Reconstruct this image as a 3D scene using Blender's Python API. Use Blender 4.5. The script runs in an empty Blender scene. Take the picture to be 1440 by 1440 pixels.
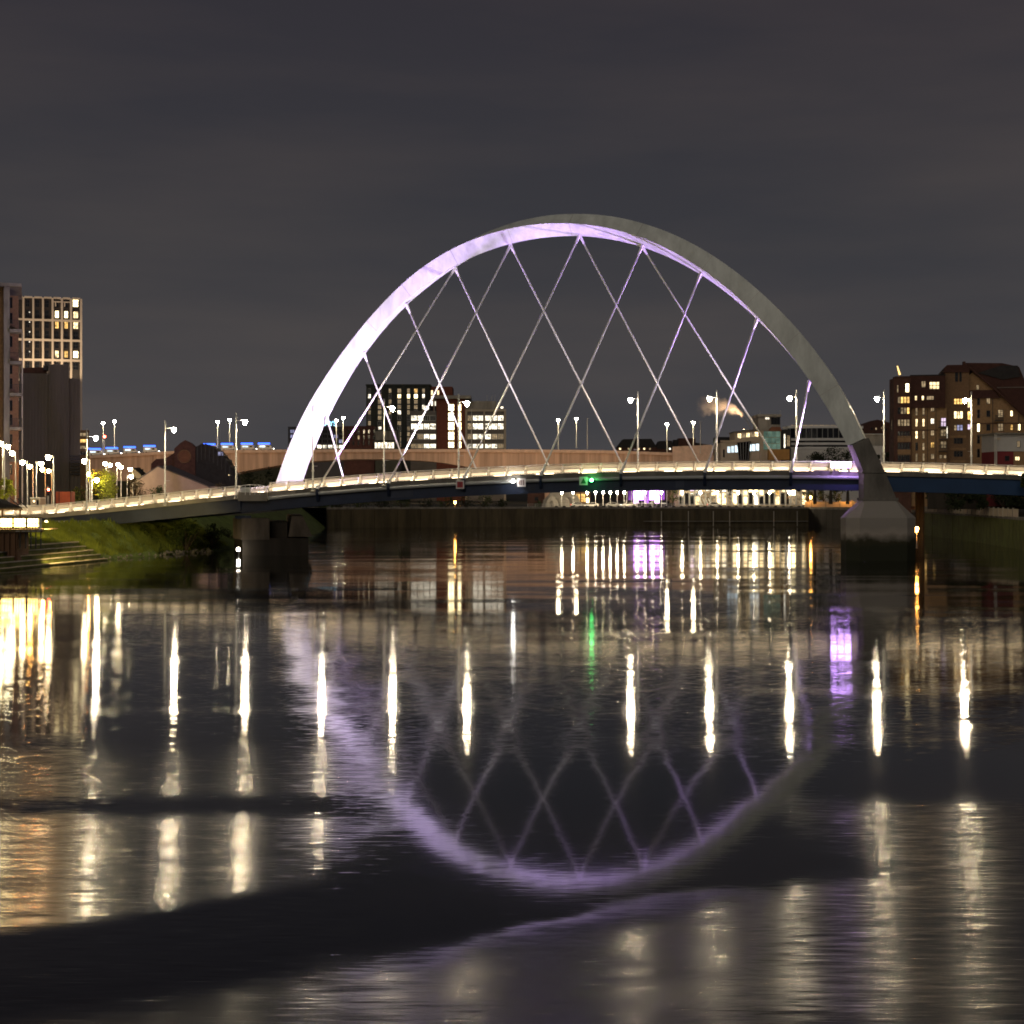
import bpy, bmesh, math, random
import numpy as np
from mathutils import Vector, Matrix
random.seed(11)
RND = random.Random(5)
S = bpy.context.scene
C = S.collection
# ------------------------------------------------------------------ camera, world, sky glow, exposure
F, H, HY = 2200.0, 10.5, 690.0           # focal length in photo pixels, eye height, horizon row
cam = bpy.data.cameras.new('camera'); co = bpy.data.objects.new('camera', cam); C.objects.link(co)
cam.sensor_width = 36; cam.lens = 36 * F / 1440; cam.shift_y = (HY - 720) / 1440
cam.clip_start = 1; cam.clip_end = 12000
co.location = (0, 0, H); co.rotation_euler = (math.pi / 2, 0, 0); S.camera = co
w = bpy.data.worlds.new('World'); S.world = w; w.use_nodes = True
nt = w.node_tree; nt.nodes.clear(); N = nt.nodes.new; L = nt.links.new
out = N('ShaderNodeOutputWorld'); bg = N('ShaderNodeBackground'); tc = N('ShaderNodeTexCoord')
sp = N('ShaderNodeSeparateXYZ'); rp = N('ShaderNodeValToRGB'); mp = N('ShaderNodeMapping'); nz = N('ShaderNodeTexNoise')
mx = N('ShaderNodeMix'); mx.data_type = 'RGBA'; mx.blend_type = 'MULTIPLY'
r2 = N('ShaderNodeValToRGB')
L(tc.outputs['Generated'], sp.inputs[0]); L(sp.outputs['Z'], rp.inputs[0])
e = rp.color_ramp.elements
e[0].position = 0.0; e[0].color = (0.074, 0.068, 0.067, 1)
e[1].position = 0.16; e[1].color = (0.054, 0.050, 0.052, 1)
for p, c in ((0.31, (0.044, 0.0375, 0.0415, 1)), (0.6, (0.03, 0.027, 0.029, 1)), (1.0, (0.024, 0.023, 0.025, 1))):
    k = e.new(p); k.color = c
L(tc.outputs['Generated'], mp.inputs[0]); mp.inputs['Scale'].default_value = (1.6, 1.6, 9)
nz.inputs['Scale'].default_value = 1.7; nz.inputs['Detail'].default_value = 5; nz.inputs['Roughness'].default_value = 0.5
L(mp.outputs[0], nz.inputs['Vector']); L(nz.outputs['Fac'], r2.inputs[0])
r2.color_ramp.elements[0].position = 0.34; r2.color_ramp.elements[0].color = (0.74, 0.80, 0.90, 1)
r2.color_ramp.elements[1].position = 0.66; r2.color_ramp.elements[1].color = (1.10, 1.07, 1.06, 1)
mx.inputs[0].default_value = 1.0
L(rp.outputs[0], mx.inputs[6]); L(r2.outputs[0], mx.inputs[7]); L(mx.outputs[2], bg.inputs[0]); L(bg.outputs[0], out.inputs[0])
bg.inputs[1].default_value = 1.0
sd = bpy.data.lights.new('sky_glow', 'SUN'); so = bpy.data.objects.new('sky_glow', sd); C.objects.link(so)
sd.energy = 0.42; sd.angle = math.radians(40); sd.color = (1.0, 0.89, 0.74)      # town glow from behind the camera
so.rotation_euler = (math.radians(62), 0, math.radians(-14))
S.view_settings.view_transform = 'Standard'; S.view_settings.look = 'None'
S.view_settings.exposure = 0; S.view_settings.gamma = 1; S.view_settings.use_curve_mapping = False
S.render.engine = 'CYCLES'
S.cycles.use_denoising = True; S.cycles.use_adaptive_sampling = False; S.cycles.filter_width = 1.8
S.cycles.max_bounces = 6; S.cycles.diffuse_bounces = 2; S.cycles.glossy_bounces = 4; S.cycles.transparent_max_bounces = 16
S.cycles.sample_clamp_indirect = 6
S.cycles.caustics_reflective = False; S.cycles.caustics_refractive = False

# ------------------------------------------------------------------ helpers
def W(px, py, Y):
    return Vector(((px - 720) / F * Y, Y, H + (HY - py) / F * Y))
def wx(px, Y): return (px - 720) / F * Y
def wz(py, Y): return H + (HY - py) / F * Y

_m = {}
def mat(name, col, rough=0.75, var=0.25, scale=0.6, stretch=(1, 1, 1), metal=0.0, bump=0.0, spec=0.3, fine=0.0):
    if name in _m: return _m[name]
    m = bpy.data.materials.new(name); _m[name] = m; m.use_nodes = True
    t = m.node_tree; n = t.nodes.new; l = t.links.new
    b = t.nodes['Principled BSDF']; b.inputs['Roughness'].default_value = rough; b.inputs['Metallic'].default_value = metal
    b.inputs['Specular IOR Level'].default_value = spec
    c = n('ShaderNodeTexCoord'); g = n('ShaderNodeMapping'); g.inputs['Scale'].default_value = stretch
    z = n('ShaderNodeTexNoise'); z.inputs['Scale'].default_value = scale; z.inputs['Detail'].default_value = 6; z.inputs['Roughness'].default_value = 0.62
    r = n('ShaderNodeValToRGB')
    r.color_ramp.elements[0].position = 0.3; r.color_ramp.elements[1].position = 0.7
    r.color_ramp.elements[0].color = tuple(max(0, x * (1 - var)) for x in col) + (1,)
    r.color_ramp.elements[1].color = tuple(min(1, x * (1 + var * 0.8)) for x in col) + (1,)
    l(c.outputs['Object'], g.inputs[0]); l(g.outputs[0], z.inputs['Vector']); l(z.outputs['Fac'], r.inputs[0]); l(r.outputs[0], b.inputs['Base Color'])
    if bump:
        u = n('ShaderNodeBump'); u.inputs['Strength'].default_value = bump; u.inputs['Distance'].default_value = 0.1
        l(z.outputs['Fac'], u.inputs['Height']); l(u.outputs[0], b.inputs['Normal'])
    return m

def emit(name, col, strength, var=0.0, scale=1.0):
    if name in _m: return _m[name]
    m = bpy.data.materials.new(name); _m[name] = m; m.use_nodes = True
    t = m.node_tree; n = t.nodes.new; l = t.links.new
    t.nodes.remove(t.nodes['Principled BSDF'])
    em = n('ShaderNodeEmission'); em.inputs[0].default_value = tuple(col) + (1,); em.inputs[1].default_value = strength
    if var:
        c = n('ShaderNodeTexCoord'); oi = n('ShaderNodeObjectInfo'); ad = n('ShaderNodeVectorMath'); ad.operation = 'ADD'
        sc = n('ShaderNodeVectorMath'); sc.operation = 'SCALE'; sc.inputs[3].default_value = 57.0
        cm = n('ShaderNodeCombineXYZ')
        for i in range(3): l(oi.outputs['Random'], cm.inputs[i])
        l(cm.outputs[0], sc.inputs[0]); l(c.outputs['Object'], ad.inputs[0]); l(sc.outputs[0], ad.inputs[1])
        z = n('ShaderNodeTexNoise'); z.inputs['Scale'].default_value = scale; z.inputs['Detail'].default_value = 3
        l(ad.outputs[0], z.inputs['Vector'])
        mr = n('ShaderNodeMapRange'); mr.inputs[1].default_value = 0.3; mr.inputs[2].default_value = 0.7
        mr.inputs[3].default_value = strength * (1 - var); mr.inputs[4].default_value = strength * (1 + var)
        mu = n('ShaderNodeMath'); mu.operation = 'MULTIPLY'
        m2 = n('ShaderNodeMapRange'); m2.inputs[3].default_value = 0.65; m2.inputs[4].default_value = 1.25
        l(oi.outputs['Random'], m2.inputs[0]); l(z.outputs['Fac'], mr.inputs[0])
        l(mr.outputs[0], mu.inputs[0]); l(m2.outputs[0], mu.inputs[1]); l(mu.outputs[0], em.inputs[1])
    l(em.outputs[0], t.nodes['Material Output'].inputs[0])
    return m

class MB:
    def __init__(s): s.v = []; s.f = []; s.m = []; s.mi = 0
    def add(s, vs, fs):
        b = len(s.v); s.v += [tuple(p) for p in vs]
        for f in fs: s.f.append(tuple(b + i for i in f)); s.m.append(s.mi)
        return s
    def box(s, x0, x1, y0, y1, z0, z1):
        return s.add([(x0, y0, z0), (x1, y0, z0), (x1, y1, z0), (x0, y1, z0), (x0, y0, z1), (x1, y0, z1), (x1, y1, z1), (x0, y1, z1)],
                     [(0, 3, 2, 1), (4, 5, 6, 7), (0, 1, 5, 4), (1, 2, 6, 5), (2, 3, 7, 6), (3, 0, 4, 7)])
    def prism_y(s, poly, y0, y1):            # poly in (x, z)
        n = len(poly)
        return s.add([(x, y0, z) for x, z in poly] + [(x, y1, z) for x, z in poly],
                     [tuple(range(n)), tuple(range(2 * n - 1, n - 1, -1))] + [(i, (i + 1) % n, n + (i + 1) % n, n + i) for i in range(n)])
    def prism_z(s, poly, z0, z1):
        n = len(poly)
        return s.add([(x, y, z0) for x, y in poly] + [(x, y, z1) for x, y in poly],
                     [tuple(range(n - 1, -1, -1)), tuple(range(n, 2 * n))] + [(i, (i + 1) % n, n + (i + 1) % n, n + i) for i in range(n)])
    def loft(s, rings, cap=True, close=True):
        n = len(rings[0]); b = []
        vs = [p for r in rings for p in r]; fs = []
        for k in range(len(rings) - 1):
            for i in range(n if close else n - 1):
                j = (i + 1) % n
                fs.append((k * n + i, k * n + j, (k + 1) * n + j, (k + 1) * n + i))
        if cap: fs += [tuple(range(n - 1, -1, -1)), tuple((len(rings) - 1) * n + i for i in range(n))]
        return s.add(vs, fs)
    def tube(s, pts, r, n=8, r1=None):
        pts = [Vector(p) for p in pts]; rings = []
        for i, p in enumerate(pts):
            d = (pts[min(i + 1, len(pts) - 1)] - pts[max(i - 1, 0)]).normalized()
            a = d.cross(Vector((0, 0, 1)))
            if a.length < 0.05: a = Vector((1, 0, 0))
            a.normalize(); c = a.cross(d)
            rr = r if r1 is None else r + (r1 - r) * i / (len(pts) - 1)
            rings.append([p + rr * (math.cos(2 * math.pi * k / n) * a + math.sin(2 * math.pi * k / n) * c) for k in range(n)])
        return s.loft(rings)
    def lathe(s, prof, cx=0, cy=0, n=12):    # prof (r, z)
        return s.loft([[(cx + max(r, 1e-3) * math.cos(2 * math.pi * k / n), cy + max(r, 1e-3) * math.sin(2 * math.pi * k / n), z) for k in range(n)] for r, z in prof])
    def mesh(s, name, mats, off=Vector((0, 0, 0)), smooth=False):
        me = bpy.data.meshes.new(name)
        me.from_pydata([(x - off[0], y - off[1], z - off[2]) for x, y, z in s.v], [], s.f)
        for q in (mats if isinstance(mats, (list, tuple)) else [mats]): me.materials.append(q)
        for p, i in zip(me.polygons, s.m): p.material_index = i
        bm = bmesh.new(); bm.from_mesh(me)
        if len(s.f) > 1: bmesh.ops.recalc_face_normals(bm, faces=bm.faces)
        bm.to_mesh(me); bm.free()
        if smooth: me.shade_smooth()
        return me
    def build(s, name, mats, parent=None, local=False, smooth=False):
        off = Vector((0, 0, 0))
        if parent is not None and not local:
            q = parent
            while q is not None: off = off + q.location; q = q.parent
        o = bpy.data.objects.new(name, s.mesh(name, mats, off, smooth)); C.objects.link(o); o.parent = parent
        return o

def tag(o, label=None, cat=None, group=None, kind=None):
    if label: o['label'] = label
    if cat: o['category'] = cat
    if group: o['group'] = group
    if kind: o['kind'] = kind
    return o
def thing(name, label, cat, loc, rz=0, group=None):
    o = bpy.data.objects.new(name, None); C.objects.link(o); o.location = loc; o.rotation_euler = (0, 0, rz); o.empty_display_size = 0.2
    return tag(o, label, cat, group)
def inst(name, me, parent, loc, rz=0):
    o = bpy.data.objects.new(name, me); C.objects.link(o); o.parent = parent; o.location = loc; o.rotation_euler = (0, 0, rz); return o
KIDS = {}
def copy_tree(o, loc, rz=0, label=None, group=None):
    r = o.copy(); C.objects.link(r); r.location = loc; r.rotation_euler = (0, 0, rz)
    if label: r['label'] = label
    if group: r['group'] = group
    for ch in list(o.children):
        c = ch.copy(); C.objects.link(c); c.parent = r
        for g in list(ch.children):
            d = g.copy(); C.objects.link(d); d.parent = c
    return r

# ------------------------------------------------------------------ materials
CONC = mat('concrete', (0.34, 0.31, 0.26), 0.85, 0.35, 0.35, (1, 1, 0.25), bump=0.15)
CONC_D = mat('weathered_concrete', (0.19, 0.175, 0.15), 0.9, 0.45, 0.5, (1, 1, 0.3), bump=0.3)
CONC_ST = mat('streaked_concrete', (0.50, 0.355, 0.275), 0.88, 0.40, 0.55, (1, 1, 0.03), bump=0.1)
PARA = mat('pale_parapet_concrete', (0.62, 0.46, 0.37), 0.85, 0.2, 0.5)
NAVY = mat('navy_girder_paint', (0.020, 0.030, 0.062), 0.45, 0.35, 0.25, bump=0.03)
SLATE = mat('slate_girder_paint', (0.040, 0.050, 0.082), 0.5, 0.35, 0.2, (1, 1, 0.6))
BLUE = mat('blue_girder_paint', (0.020, 0.058, 0.14), 0.5, 0.25, 0.1)
WHITE = mat('white_steel_paint', (0.74, 0.77, 0.72), 0.45, 0.26, 0.45, (1, 1, 0.35), bump=0.03)
HANG = mat('hanger_bar_paint', (0.84, 0.83, 0.81), 0.5, 0.05)
GALV = mat('galvanised_steel', (0.55, 0.54, 0.50), 0.45, 0.12, 1.0, metal=0.2)
ASPH = mat('asphalt', (0.055, 0.053, 0.05), 0.9, 0.25, 0.4)
PAVE = mat('pale_footway', (0.30, 0.28, 0.25), 0.85, 0.2, 0.6)
LINEW = mat('road_paint', (0.75, 0.74, 0.7), 0.7, 0.1)
DARK = mat('dark_metal', (0.03, 0.03, 0.032), 0.5, 0.2)
BRICK = mat('brown_brick', (0.21, 0.125, 0.07), 0.9, 0.25, 2.2, bump=0.1)
BRICKY = mat('buff_brick', (0.30, 0.185, 0.095), 0.9, 0.22, 2.2, bump=0.1)
BRICKD = mat('dark_red_cladding', (0.085, 0.040, 0.030), 0.85, 0.3, 1.2)
ROOFR = mat('dark_red_tile', (0.062, 0.026, 0.020), 0.85, 0.3, 1.6, bump=0.2)
ROOFD = mat('dark_slate_roof', (0.03, 0.028, 0.028), 0.85, 0.3, 1.0)
GRASS = mat('bank_grass', (0.08, 0.115, 0.02), 0.95, 0.5, 0.5, bump=0.4)
LAND = mat('dark_ground', (0.045, 0.043, 0.035), 0.95, 0.4, 0.08)
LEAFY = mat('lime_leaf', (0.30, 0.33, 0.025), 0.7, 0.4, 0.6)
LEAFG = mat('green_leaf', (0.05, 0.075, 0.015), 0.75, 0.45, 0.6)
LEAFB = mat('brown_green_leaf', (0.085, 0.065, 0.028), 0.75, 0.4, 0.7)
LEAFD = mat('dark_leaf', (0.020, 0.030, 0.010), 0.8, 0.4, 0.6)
BARK = mat('bark', (0.06, 0.045, 0.03), 0.9, 0.3, 1.5)
GLASSD = mat('dark_window_glass', (0.012, 0.013, 0.016), 0.12, 0.3, 0.5, spec=0.6)
QUAY = mat('wet_quay_wall', (0.066, 0.052, 0.028), 0.7, 0.55, 0.55, (1, 1, 0.12), bump=0.3)
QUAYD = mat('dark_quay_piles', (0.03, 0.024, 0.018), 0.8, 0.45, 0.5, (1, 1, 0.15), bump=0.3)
ALGAE = mat('algae_stone', (0.11, 0.125, 0.032), 0.85, 0.45, 0.7, (1, 1, 0.5), bump=0.3)
PALE = mat('pale_render', (0.50, 0.42, 0.31), 0.85, 0.12, 0.5)
WOOD = mat('weathered_timber', (0.13, 0.085, 0.045), 0.85, 0.35, 1.0, (3, 3, 0.3))
TAN = mat('tan_gable_render', (0.36, 0.27, 0.19), 0.88, 0.15, 0.7)
lampcol = (1.0, 0.83, 0.56)
LENS = emit('street_lamp_lens', lampcol, 640)
LENSC = emit('motorway_lamp_lens', (1.0, 0.82, 0.52), 300)
LENSS = emit('bank_lamp_lens', (1.0, 0.80, 0.46), 150)
FILLSTRIP = emit('parapet_fill', (1.0, 0.75, 0.45), 8.0, 0.35, 0.4)  # for the strips added to make the parapet panels glow
WIN = {'amber': emit('amber_lit_window', (1.0, 0.58, 0.17), 1.5, 0.8, 1.1), 'warm': emit('warm_lit_window', (1.0, 0.74, 0.38), 2.3, 0.8, 1.0),
       'white': emit('white_lit_window', (1.0, 0.90, 0.70), 1.9, 0.92, 0.75), 'cool': emit('cool_lit_window', (0.75, 0.92, 1.0), 1.7, 0.35, 0.8),
       'hot': emit('bright_lit_window', (1.0, 0.80, 0.42), 7.0, 0.3, 0.8), 'dim': emit('dim_lit_window', (1.0, 0.72, 0.4), 0.32, 0.7, 1.6),
       'pink': emit('pinkish_lit_window', (0.95, 0.72, 0.95), 1.5, 0.4, 1.2), 'dimcool': emit('dim_cool_window', (0.62, 0.62, 1.0), 0.4, 0.6, 1.4),
       'dark': GLASSD}

# ------------------------------------------------------------------ window pieces
_wm = {}
def win(parent, x, z, y, ww, hh, state='dark', nx=1, nz=1, frame=None, name='window'):
    """one window standing on a facade whose outer face is at world y; x, z = its centre"""
    frame = frame or DARK
    key = (round(ww, 2), round(hh, 2), state, nx, nz, frame.name)
    if key not in _wm:
        b = MB(); t = max(0.05, min(ww, hh) * 0.07)
        for x0, x1, z0, z1 in ((-ww / 2, -ww / 2 + t, -hh / 2, hh / 2), (ww / 2 - t, ww / 2, -hh / 2, hh / 2), (-ww / 2 + t, ww / 2 - t, -hh / 2, -hh / 2 + t), (-ww / 2 + t, ww / 2 - t, hh / 2 - t, hh / 2)):
            b.box(x0, x1, -0.16, -0.01, z0, z1)
        for i in range(1, nx):
            cx = -ww / 2 + ww * i / nx; b.box(cx - t / 2, cx + t / 2, -0.13, -0.02, -hh / 2 + t, hh / 2 - t)
        for i in range(1, nz):
            cz = -hh / 2 + hh * i / nz; b.box(-ww / 2 + t, ww / 2 - t, -0.12, -0.03, cz - t / 2, cz + t / 2)
        b.mi = 1; b.add([(-ww / 2 + t, -0.025, -hh / 2 + t), (ww / 2 - t, -0.025, -hh / 2 + t), (ww / 2 - t, -0.025, hh / 2 - t), (-ww / 2 + t, -0.025, hh / 2 - t)], [(0, 1, 2, 3)])
        _wm[key] = b.mesh('window', [frame, WIN[state]])
    off = Vector((0, 0, 0)); q = parent
    while q is not None: off = off + q.location; q = q.parent
    return inst(name, _wm[key], parent, Vector((x, y, z)) - off)
def winpx(parent, x0, y0, x1, y1, Y, state='dark', nx=1, nz=1, frame=None, name='window'):
    return win(parent, wx((x0 + x1) / 2, Y), wz((y0 + y1) / 2, Y), Y, abs(x1 - x0) / F * Y, abs(y1 - y0) / F * Y, state, nx, nz, frame, name)
def pboxpx(parent, name, m, x0, y0, x1, y1, Y, ya, yb):
    """box whose front silhouette is the photo rectangle at distance Y, from depth Y+ya to Y+yb"""
    return MB().box(wx(x0, Y), wx(x1, Y), Y + ya, Y + yb, wz(max(y0, y1), Y), wz(min(y0, y1), Y)).build(name, m, parent)
def ppoly(parent, name, m, pts, Y, ya, yb):
    return MB().prism_y([(wx(a, Y), wz(b, Y)) for a, b in pts], Y + ya, Y + yb).build(name, m, parent)

# ================================================================== THE SETTING
GZ = 5.6
# water: one sheet to the horizon
wm = bpy.data.materials.new('river_water'); wm.use_nodes = True
t = wm.node_tree; n = t.nodes.new; l = t.links.new; b = t.nodes['Principled BSDF']
b.inputs['Base Color'].default_value = (0.006, 0.0065, 0.006, 1); b.inputs['IOR'].default_value = 1.45; b.inputs['Specular IOR Level'].default_value = 0.5
tcn = n('ShaderNodeTexCoord'); sx = n('ShaderNodeSeparateXYZ'); l(tcn.outputs['Object'], sx.inputs[0])
def M(op, a, b_=None, c_=None, clamp=False):
    q = n('ShaderNodeMath'); q.operation = op; q.use_clamp = clamp
    for i, v in enumerate((a, b_, c_)):
        if v is None: continue
        if isinstance(v, (int, float)): q.inputs[i].default_value = v
        else: l(v, q.inputs[i])
    return q.outputs[0]
def noise(sc, mapscale, det=3.0, rot=0.0):
    g = n('ShaderNodeMapping'); g.inputs['Scale'].default_value = mapscale; g.inputs['Rotation'].default_value = (0, 0, rot)
    l(tcn.outputs['Object'], g.inputs[0]); z = n('ShaderNodeTexNoise'); z.inputs['Scale'].default_value = sc; z.inputs['Detail'].default_value = det
    l(g.outputs[0], z.inputs['Vector']); return z.outputs['Fac']
def smooth(v, a, b_):
    q = n('ShaderNodeMapRange'); q.interpolation_type = 'SMOOTHSTEP'; l(v, q.inputs[0])
    q.inputs[1].default_value = a; q.inputs[2].default_value = b_; return q.outputs[0]
X, Yc = sx.outputs['X'], sx.outputs['Y']
wob = M('MULTIPLY', M('SUBTRACT', noise(0.16, (1, 0.6, 1)), 0.5), 5.0)
wob2 = M('MULTIPLY', M('SUBTRACT', noise(0.30, (0.6, 1.2, 1), 3.0), 0.5), 7.0)
inv = lambda q: M('SUBTRACT', 1.0, q)
mul = lambda a, c: M('MULTIPLY', a, c)
# a diagonal calm slick left of the middle; wakes of passing boats left as long low swells beside it
dist = M('ADD', M('ADD', mul(X, -0.53), mul(M('SUBTRACT', Yc, 42.0), 0.85)), mul(wob, .5))
left = inv(smooth(M('ADD', X, mul(wob, .6)), -8.0, -3.2))
sw1 = mul(left, mul(smooth(dist, 1.6, 3.2), inv(smooth(M('ADD', Yc, mul(wob, .5)), 49.5, 52.0))))
sw2 = mul(left, mul(smooth(M('ADD', Yc, mul(wob, .5)), 52.0, 55.0), inv(smooth(M('ADD', Yc, wob), 60.0, 68.0))))
fore = M('MAXIMUM', inv(smooth(M('ADD', dist, mul(wob2, .35)), -6.2, -2.8)), mul(smooth(M('ADD', X, mul(wob2, .5)), 7.5, 12.0), inv(smooth(M('ADD', Yc, mul(wob2, .4)), 50.0, 56.0))))
pull = mul(M('MAXIMUM', M('SUBTRACT', 60.0, Yc), 0.0), 0.0037)      # swell faces steepen towards the near water
act = M('MAXIMUM', M('MAXIMUM', sw1, mul(sw2, .7)), fore)
slope = mul(mul(pull, act), M('SUBTRACT', M('ADD', 0.64, mul(noise(0.5, (0.22, 2.6, 1), 3.0), 0.45)), mul(fore, .285)))
pool = mul(inv(smooth(Yc, 57.0, 68.0)), mul(smooth(X, -5.5, -2.5), inv(act)))
patch = mul(smooth(noise(0.11, (0.30, 1.1, 1), 3.0, 0.25), 0.42, 0.60), inv(pool))
swell = mul(M('SUBTRACT', noise(0.075, (0.45, 1.5, 1), 2.0, 0.12), 0.5), M('ADD', .012, mul(patch, .05)))
midw = mul(inv(smooth(Yc, 118.0, 165.0)), inv(pool))
amp = M('ADD', M('ADD', M('SUBTRACT', 0.034, mul(pool, .014)), mul(midw, 0.095)), M('ADD', mul(patch, 0.04), M('ADD', mul(act, 0.02), mul(fore, .035))))
n0 = M('SUBTRACT', noise(1.0, (0.8, 15.0, 1), 2.0, 0.04), 0.5)
ripy = mul(M('ADD', mul(n0, M('ADD', 0.42, mul(mul(n0, n0), 22.0))), mul(M('SUBTRACT', noise(1.0, (0.5, 3.2, 1), 2.0, -0.05), 0.5), M('ADD', 0.12, mul(act, 0.2)))), amp)
ripx = mul(M('SUBTRACT', noise(1.3, (3.0, 9.0, 1), 2.0, 0.3), 0.5), mul(amp, 0.28))
cv = n('ShaderNodeCombineXYZ'); l(ripx, cv.inputs[0]); l(M('ADD', M('ADD', slope, swell), ripy), cv.inputs[1]); cv.inputs[2].default_value = 1.0
nv = n('ShaderNodeVectorMath'); nv.operation = 'NORMALIZE'; l(cv.outputs[0], nv.inputs[0]); l(nv.outputs[0], b.inputs['Normal'])
rough = M('ADD', M('ADD', 0.045, mul(patch, 0.03)), M('ADD', mul(act, 0.10), mul(fore, 0.02)))
l(rough, b.inputs['Roughness'])
MB().add([(-4000, -300, 0), (4000, -300, 0), (4000, 6000, 0), (-4000, 6000, 0)], [(0, 1, 2, 3)]).build('river_water', wm)['kind'] = 'structure'

toe = [(-69, -200), (-69, 205), (-66.5, 212), (-62.5, 233), (-57.5, 250), (-50, 282), (-46, 330), (-48, 390), (-52, 440)]
inn = [(-79, -200), (-79, 205), (-77, 214), (-73.5, 236), (-67, 252), (-59, 284), (-55, 332), (-57, 392), (-60, 446)]
qua = [(-52, 440), (-20, 453), (20, 454), (86, 453), (98, 400), (98, 372), (95, 320), (90.5, 275), (92, 240), (95, 100), (95, -200)]
# ground sheet to the horizon, with the river cut out of it
me = bpy.data.meshes.new('ground'); bm = bmesh.new()
outl = inn + [(-52, 446.2)] + [(x, y) for x, y in qua[1:]] + [(4000, -200), (4000, 6000), (-4000, 6000), (-4000, -200)]
fc = bm.faces.new([bm.verts.new((x, y, GZ)) for x, y in outl]); fc.normal_update(); bmesh.ops.triangulate(bm, faces=[fc])
bmesh.ops.recalc_face_normals(bm, faces=bm.faces); bm.to_mesh(me); bm.free(); me.materials.append(LAND)
go = bpy.data.objects.new('ground', me); C.objects.link(go); go['kind'] = 'structure'
# grassy bank slope on the left
rows = []
for k in range(9):
    f = k / 8; row = []
    for i in range(len(toe) - 1):
        for j in range(12):
            s = j / 12
            a = Vector(toe[i]).lerp(Vector(toe[i + 1]), s); c = Vector(inn[i]).lerp(Vector(inn[i + 1]), s); p = a.lerp(c, f)
            z = -0.4 + 6.0 * f ** 0.9 + (RND.uniform(-.18, .18) if 0 < k < 8 else 0)
            row.append((p.x + RND.uniform(-.2, .2), p.y, z))
    row.append((*Vector(toe[-1]).lerp(Vector(inn[-1]), f), -0.4 + 6.0 * f ** 0.9)); rows.append(row)
MB().loft(rows, cap=False, close=False).build('river_bank_slope', GRASS, smooth=True)['kind'] = 'structure'
# quay walls: coping, wall, recessed joints as separate panels
def quay_run(p, q, m, parent, panel, z1=GZ - 0.35, capm=CONC_D):
    p, q = Vector(p), Vector(q); d = q - p; Ln = d.length; d.normalize(); nrm = Vector((d.y, -d.x))
    k = max(1, int(Ln / panel)); st = Ln / k
    for i in range(k):
        a = p + d * (i * st + 0.06); c = p + d * ((i + 1) * st - 0.06); j = RND.uniform(-.05, .05)
        pts = [a + nrm * (0.25 + j), c + nrm * (0.25 + j), c - nrm * 0.6, a - nrm * 0.6]
        MB().prism_z([(v.x, v.y) for v in pts], -1.0, z1).build('wall_panel', m, parent)
    pts = [p + nrm * 0.02, q + nrm * 0.02, q - nrm * 0.9, p - nrm * 0.9]
    MB().prism_z([(v.x, v.y) for v in pts], -1.0, z1 - 0.01).build('wall_core', QUAYD, parent)
    pts = [p + nrm * 0.4, q + nrm * 0.4, q - nrm * 0.95, p - nrm * 0.95]
    MB().prism_z([(v.x, v.y) for v in pts], z1, GZ + 0.15).build('coping', capm, parent)
qroot = bpy.data.objects.new('quay_wall', None); C.objects.link(qroot); qroot['kind'] = 'structure'; qroot.location = (0, 453, 0)
for i in range(0, 3): quay_run(qua[i], qua[i + 1], QUAY, qroot, 6.2)
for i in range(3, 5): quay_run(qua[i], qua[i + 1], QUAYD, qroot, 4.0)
for i in range(5, 10): quay_run(qua[i], qua[i + 1], ALGAE, qroot, 5.0)
# horizontal fender rail along the far quay
MB().box(wx(905, 452.4), wx(1136, 452.4), 452.1, 452.6, 1.55, 1.75).build('fender_rail', CONC_D, qroot)
for px in (930, 968, 1003, 1026, 1088, 1121):
    MB().box(wx(px, 452.3) - .12, wx(px, 452.3) + .12, 452.0, 452.3, 0.2, 4.6).build('fender_pile', CONC, qroot)
# terraces at the foot of the left bank
ter = bpy.data.objects.new('bank_terraces', None); C.objects.link(ter); ter['kind'] = 'structure'; ter.location = (-66, 220, 0)
for k in range(5):
    o = 1.15 * k
    a, c, d_, e_ = Vector((-67.0 - o, 205.0)), Vector((-61.0 - o * 0.95, 236.0)), Vector((-73, 237.0)), Vector((-78, 205.0))
    z1 = 0.35 + 0.62 * k
    MB().prism_z([tuple(a), tuple(c), tuple(d_), tuple(e_)], -0.5, z1 - 0.12).build('terrace', ALGAE, ter)
    for j in range(14):
        p, q = a.lerp(c, j / 14 + .003), a.lerp(c, (j + 1) / 14 - .003)
        ux = Vector((-0.45, 0.08)); z_ = z1 + RND.uniform(-.03, .03)
        MB().prism_z([tuple(p + Vector((.1, 0))), tuple(q + Vector((.1, 0))), tuple(q + ux), tuple(p + ux)], z1 - 0.12, z_).build('edging_stone', PALE if k % 2 == 0 else CONC, ter)
# rubble at the water's edge below the bridge end
rb = MB()
for i in range(260):
    px = RND.uniform(128, 300); Y = 236 + (px - 128) * 0.20 + RND.uniform(-3, 6); p = W(px, 0, Y); r = RND.uniform(.15, .5)
    z = RND.uniform(-.1, .5)
    vs = [(p.x + r * RND.uniform(.5, 1) * a, p.y + r * RND.uniform(.5, 1) * c, z + r * RND.uniform(.4, .9) * d_) for a, c, d_ in ((1, 0, 0), (-1, 0, 0), (0, 1, 0), (0, -1, 0), (0, 0, 1), (0, 0, -1))]
    rb.add(vs, [(0, 2, 4), (2, 1, 4), (1, 3, 4), (3, 0, 4), (2, 0, 5), (1, 2, 5), (3, 1, 5), (0, 3, 5)])
tag(rb.build('rubble', CONC_D), 'pale stones and rubble strewn along the water edge under the bridge', 'rubble', kind='stuff')
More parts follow.
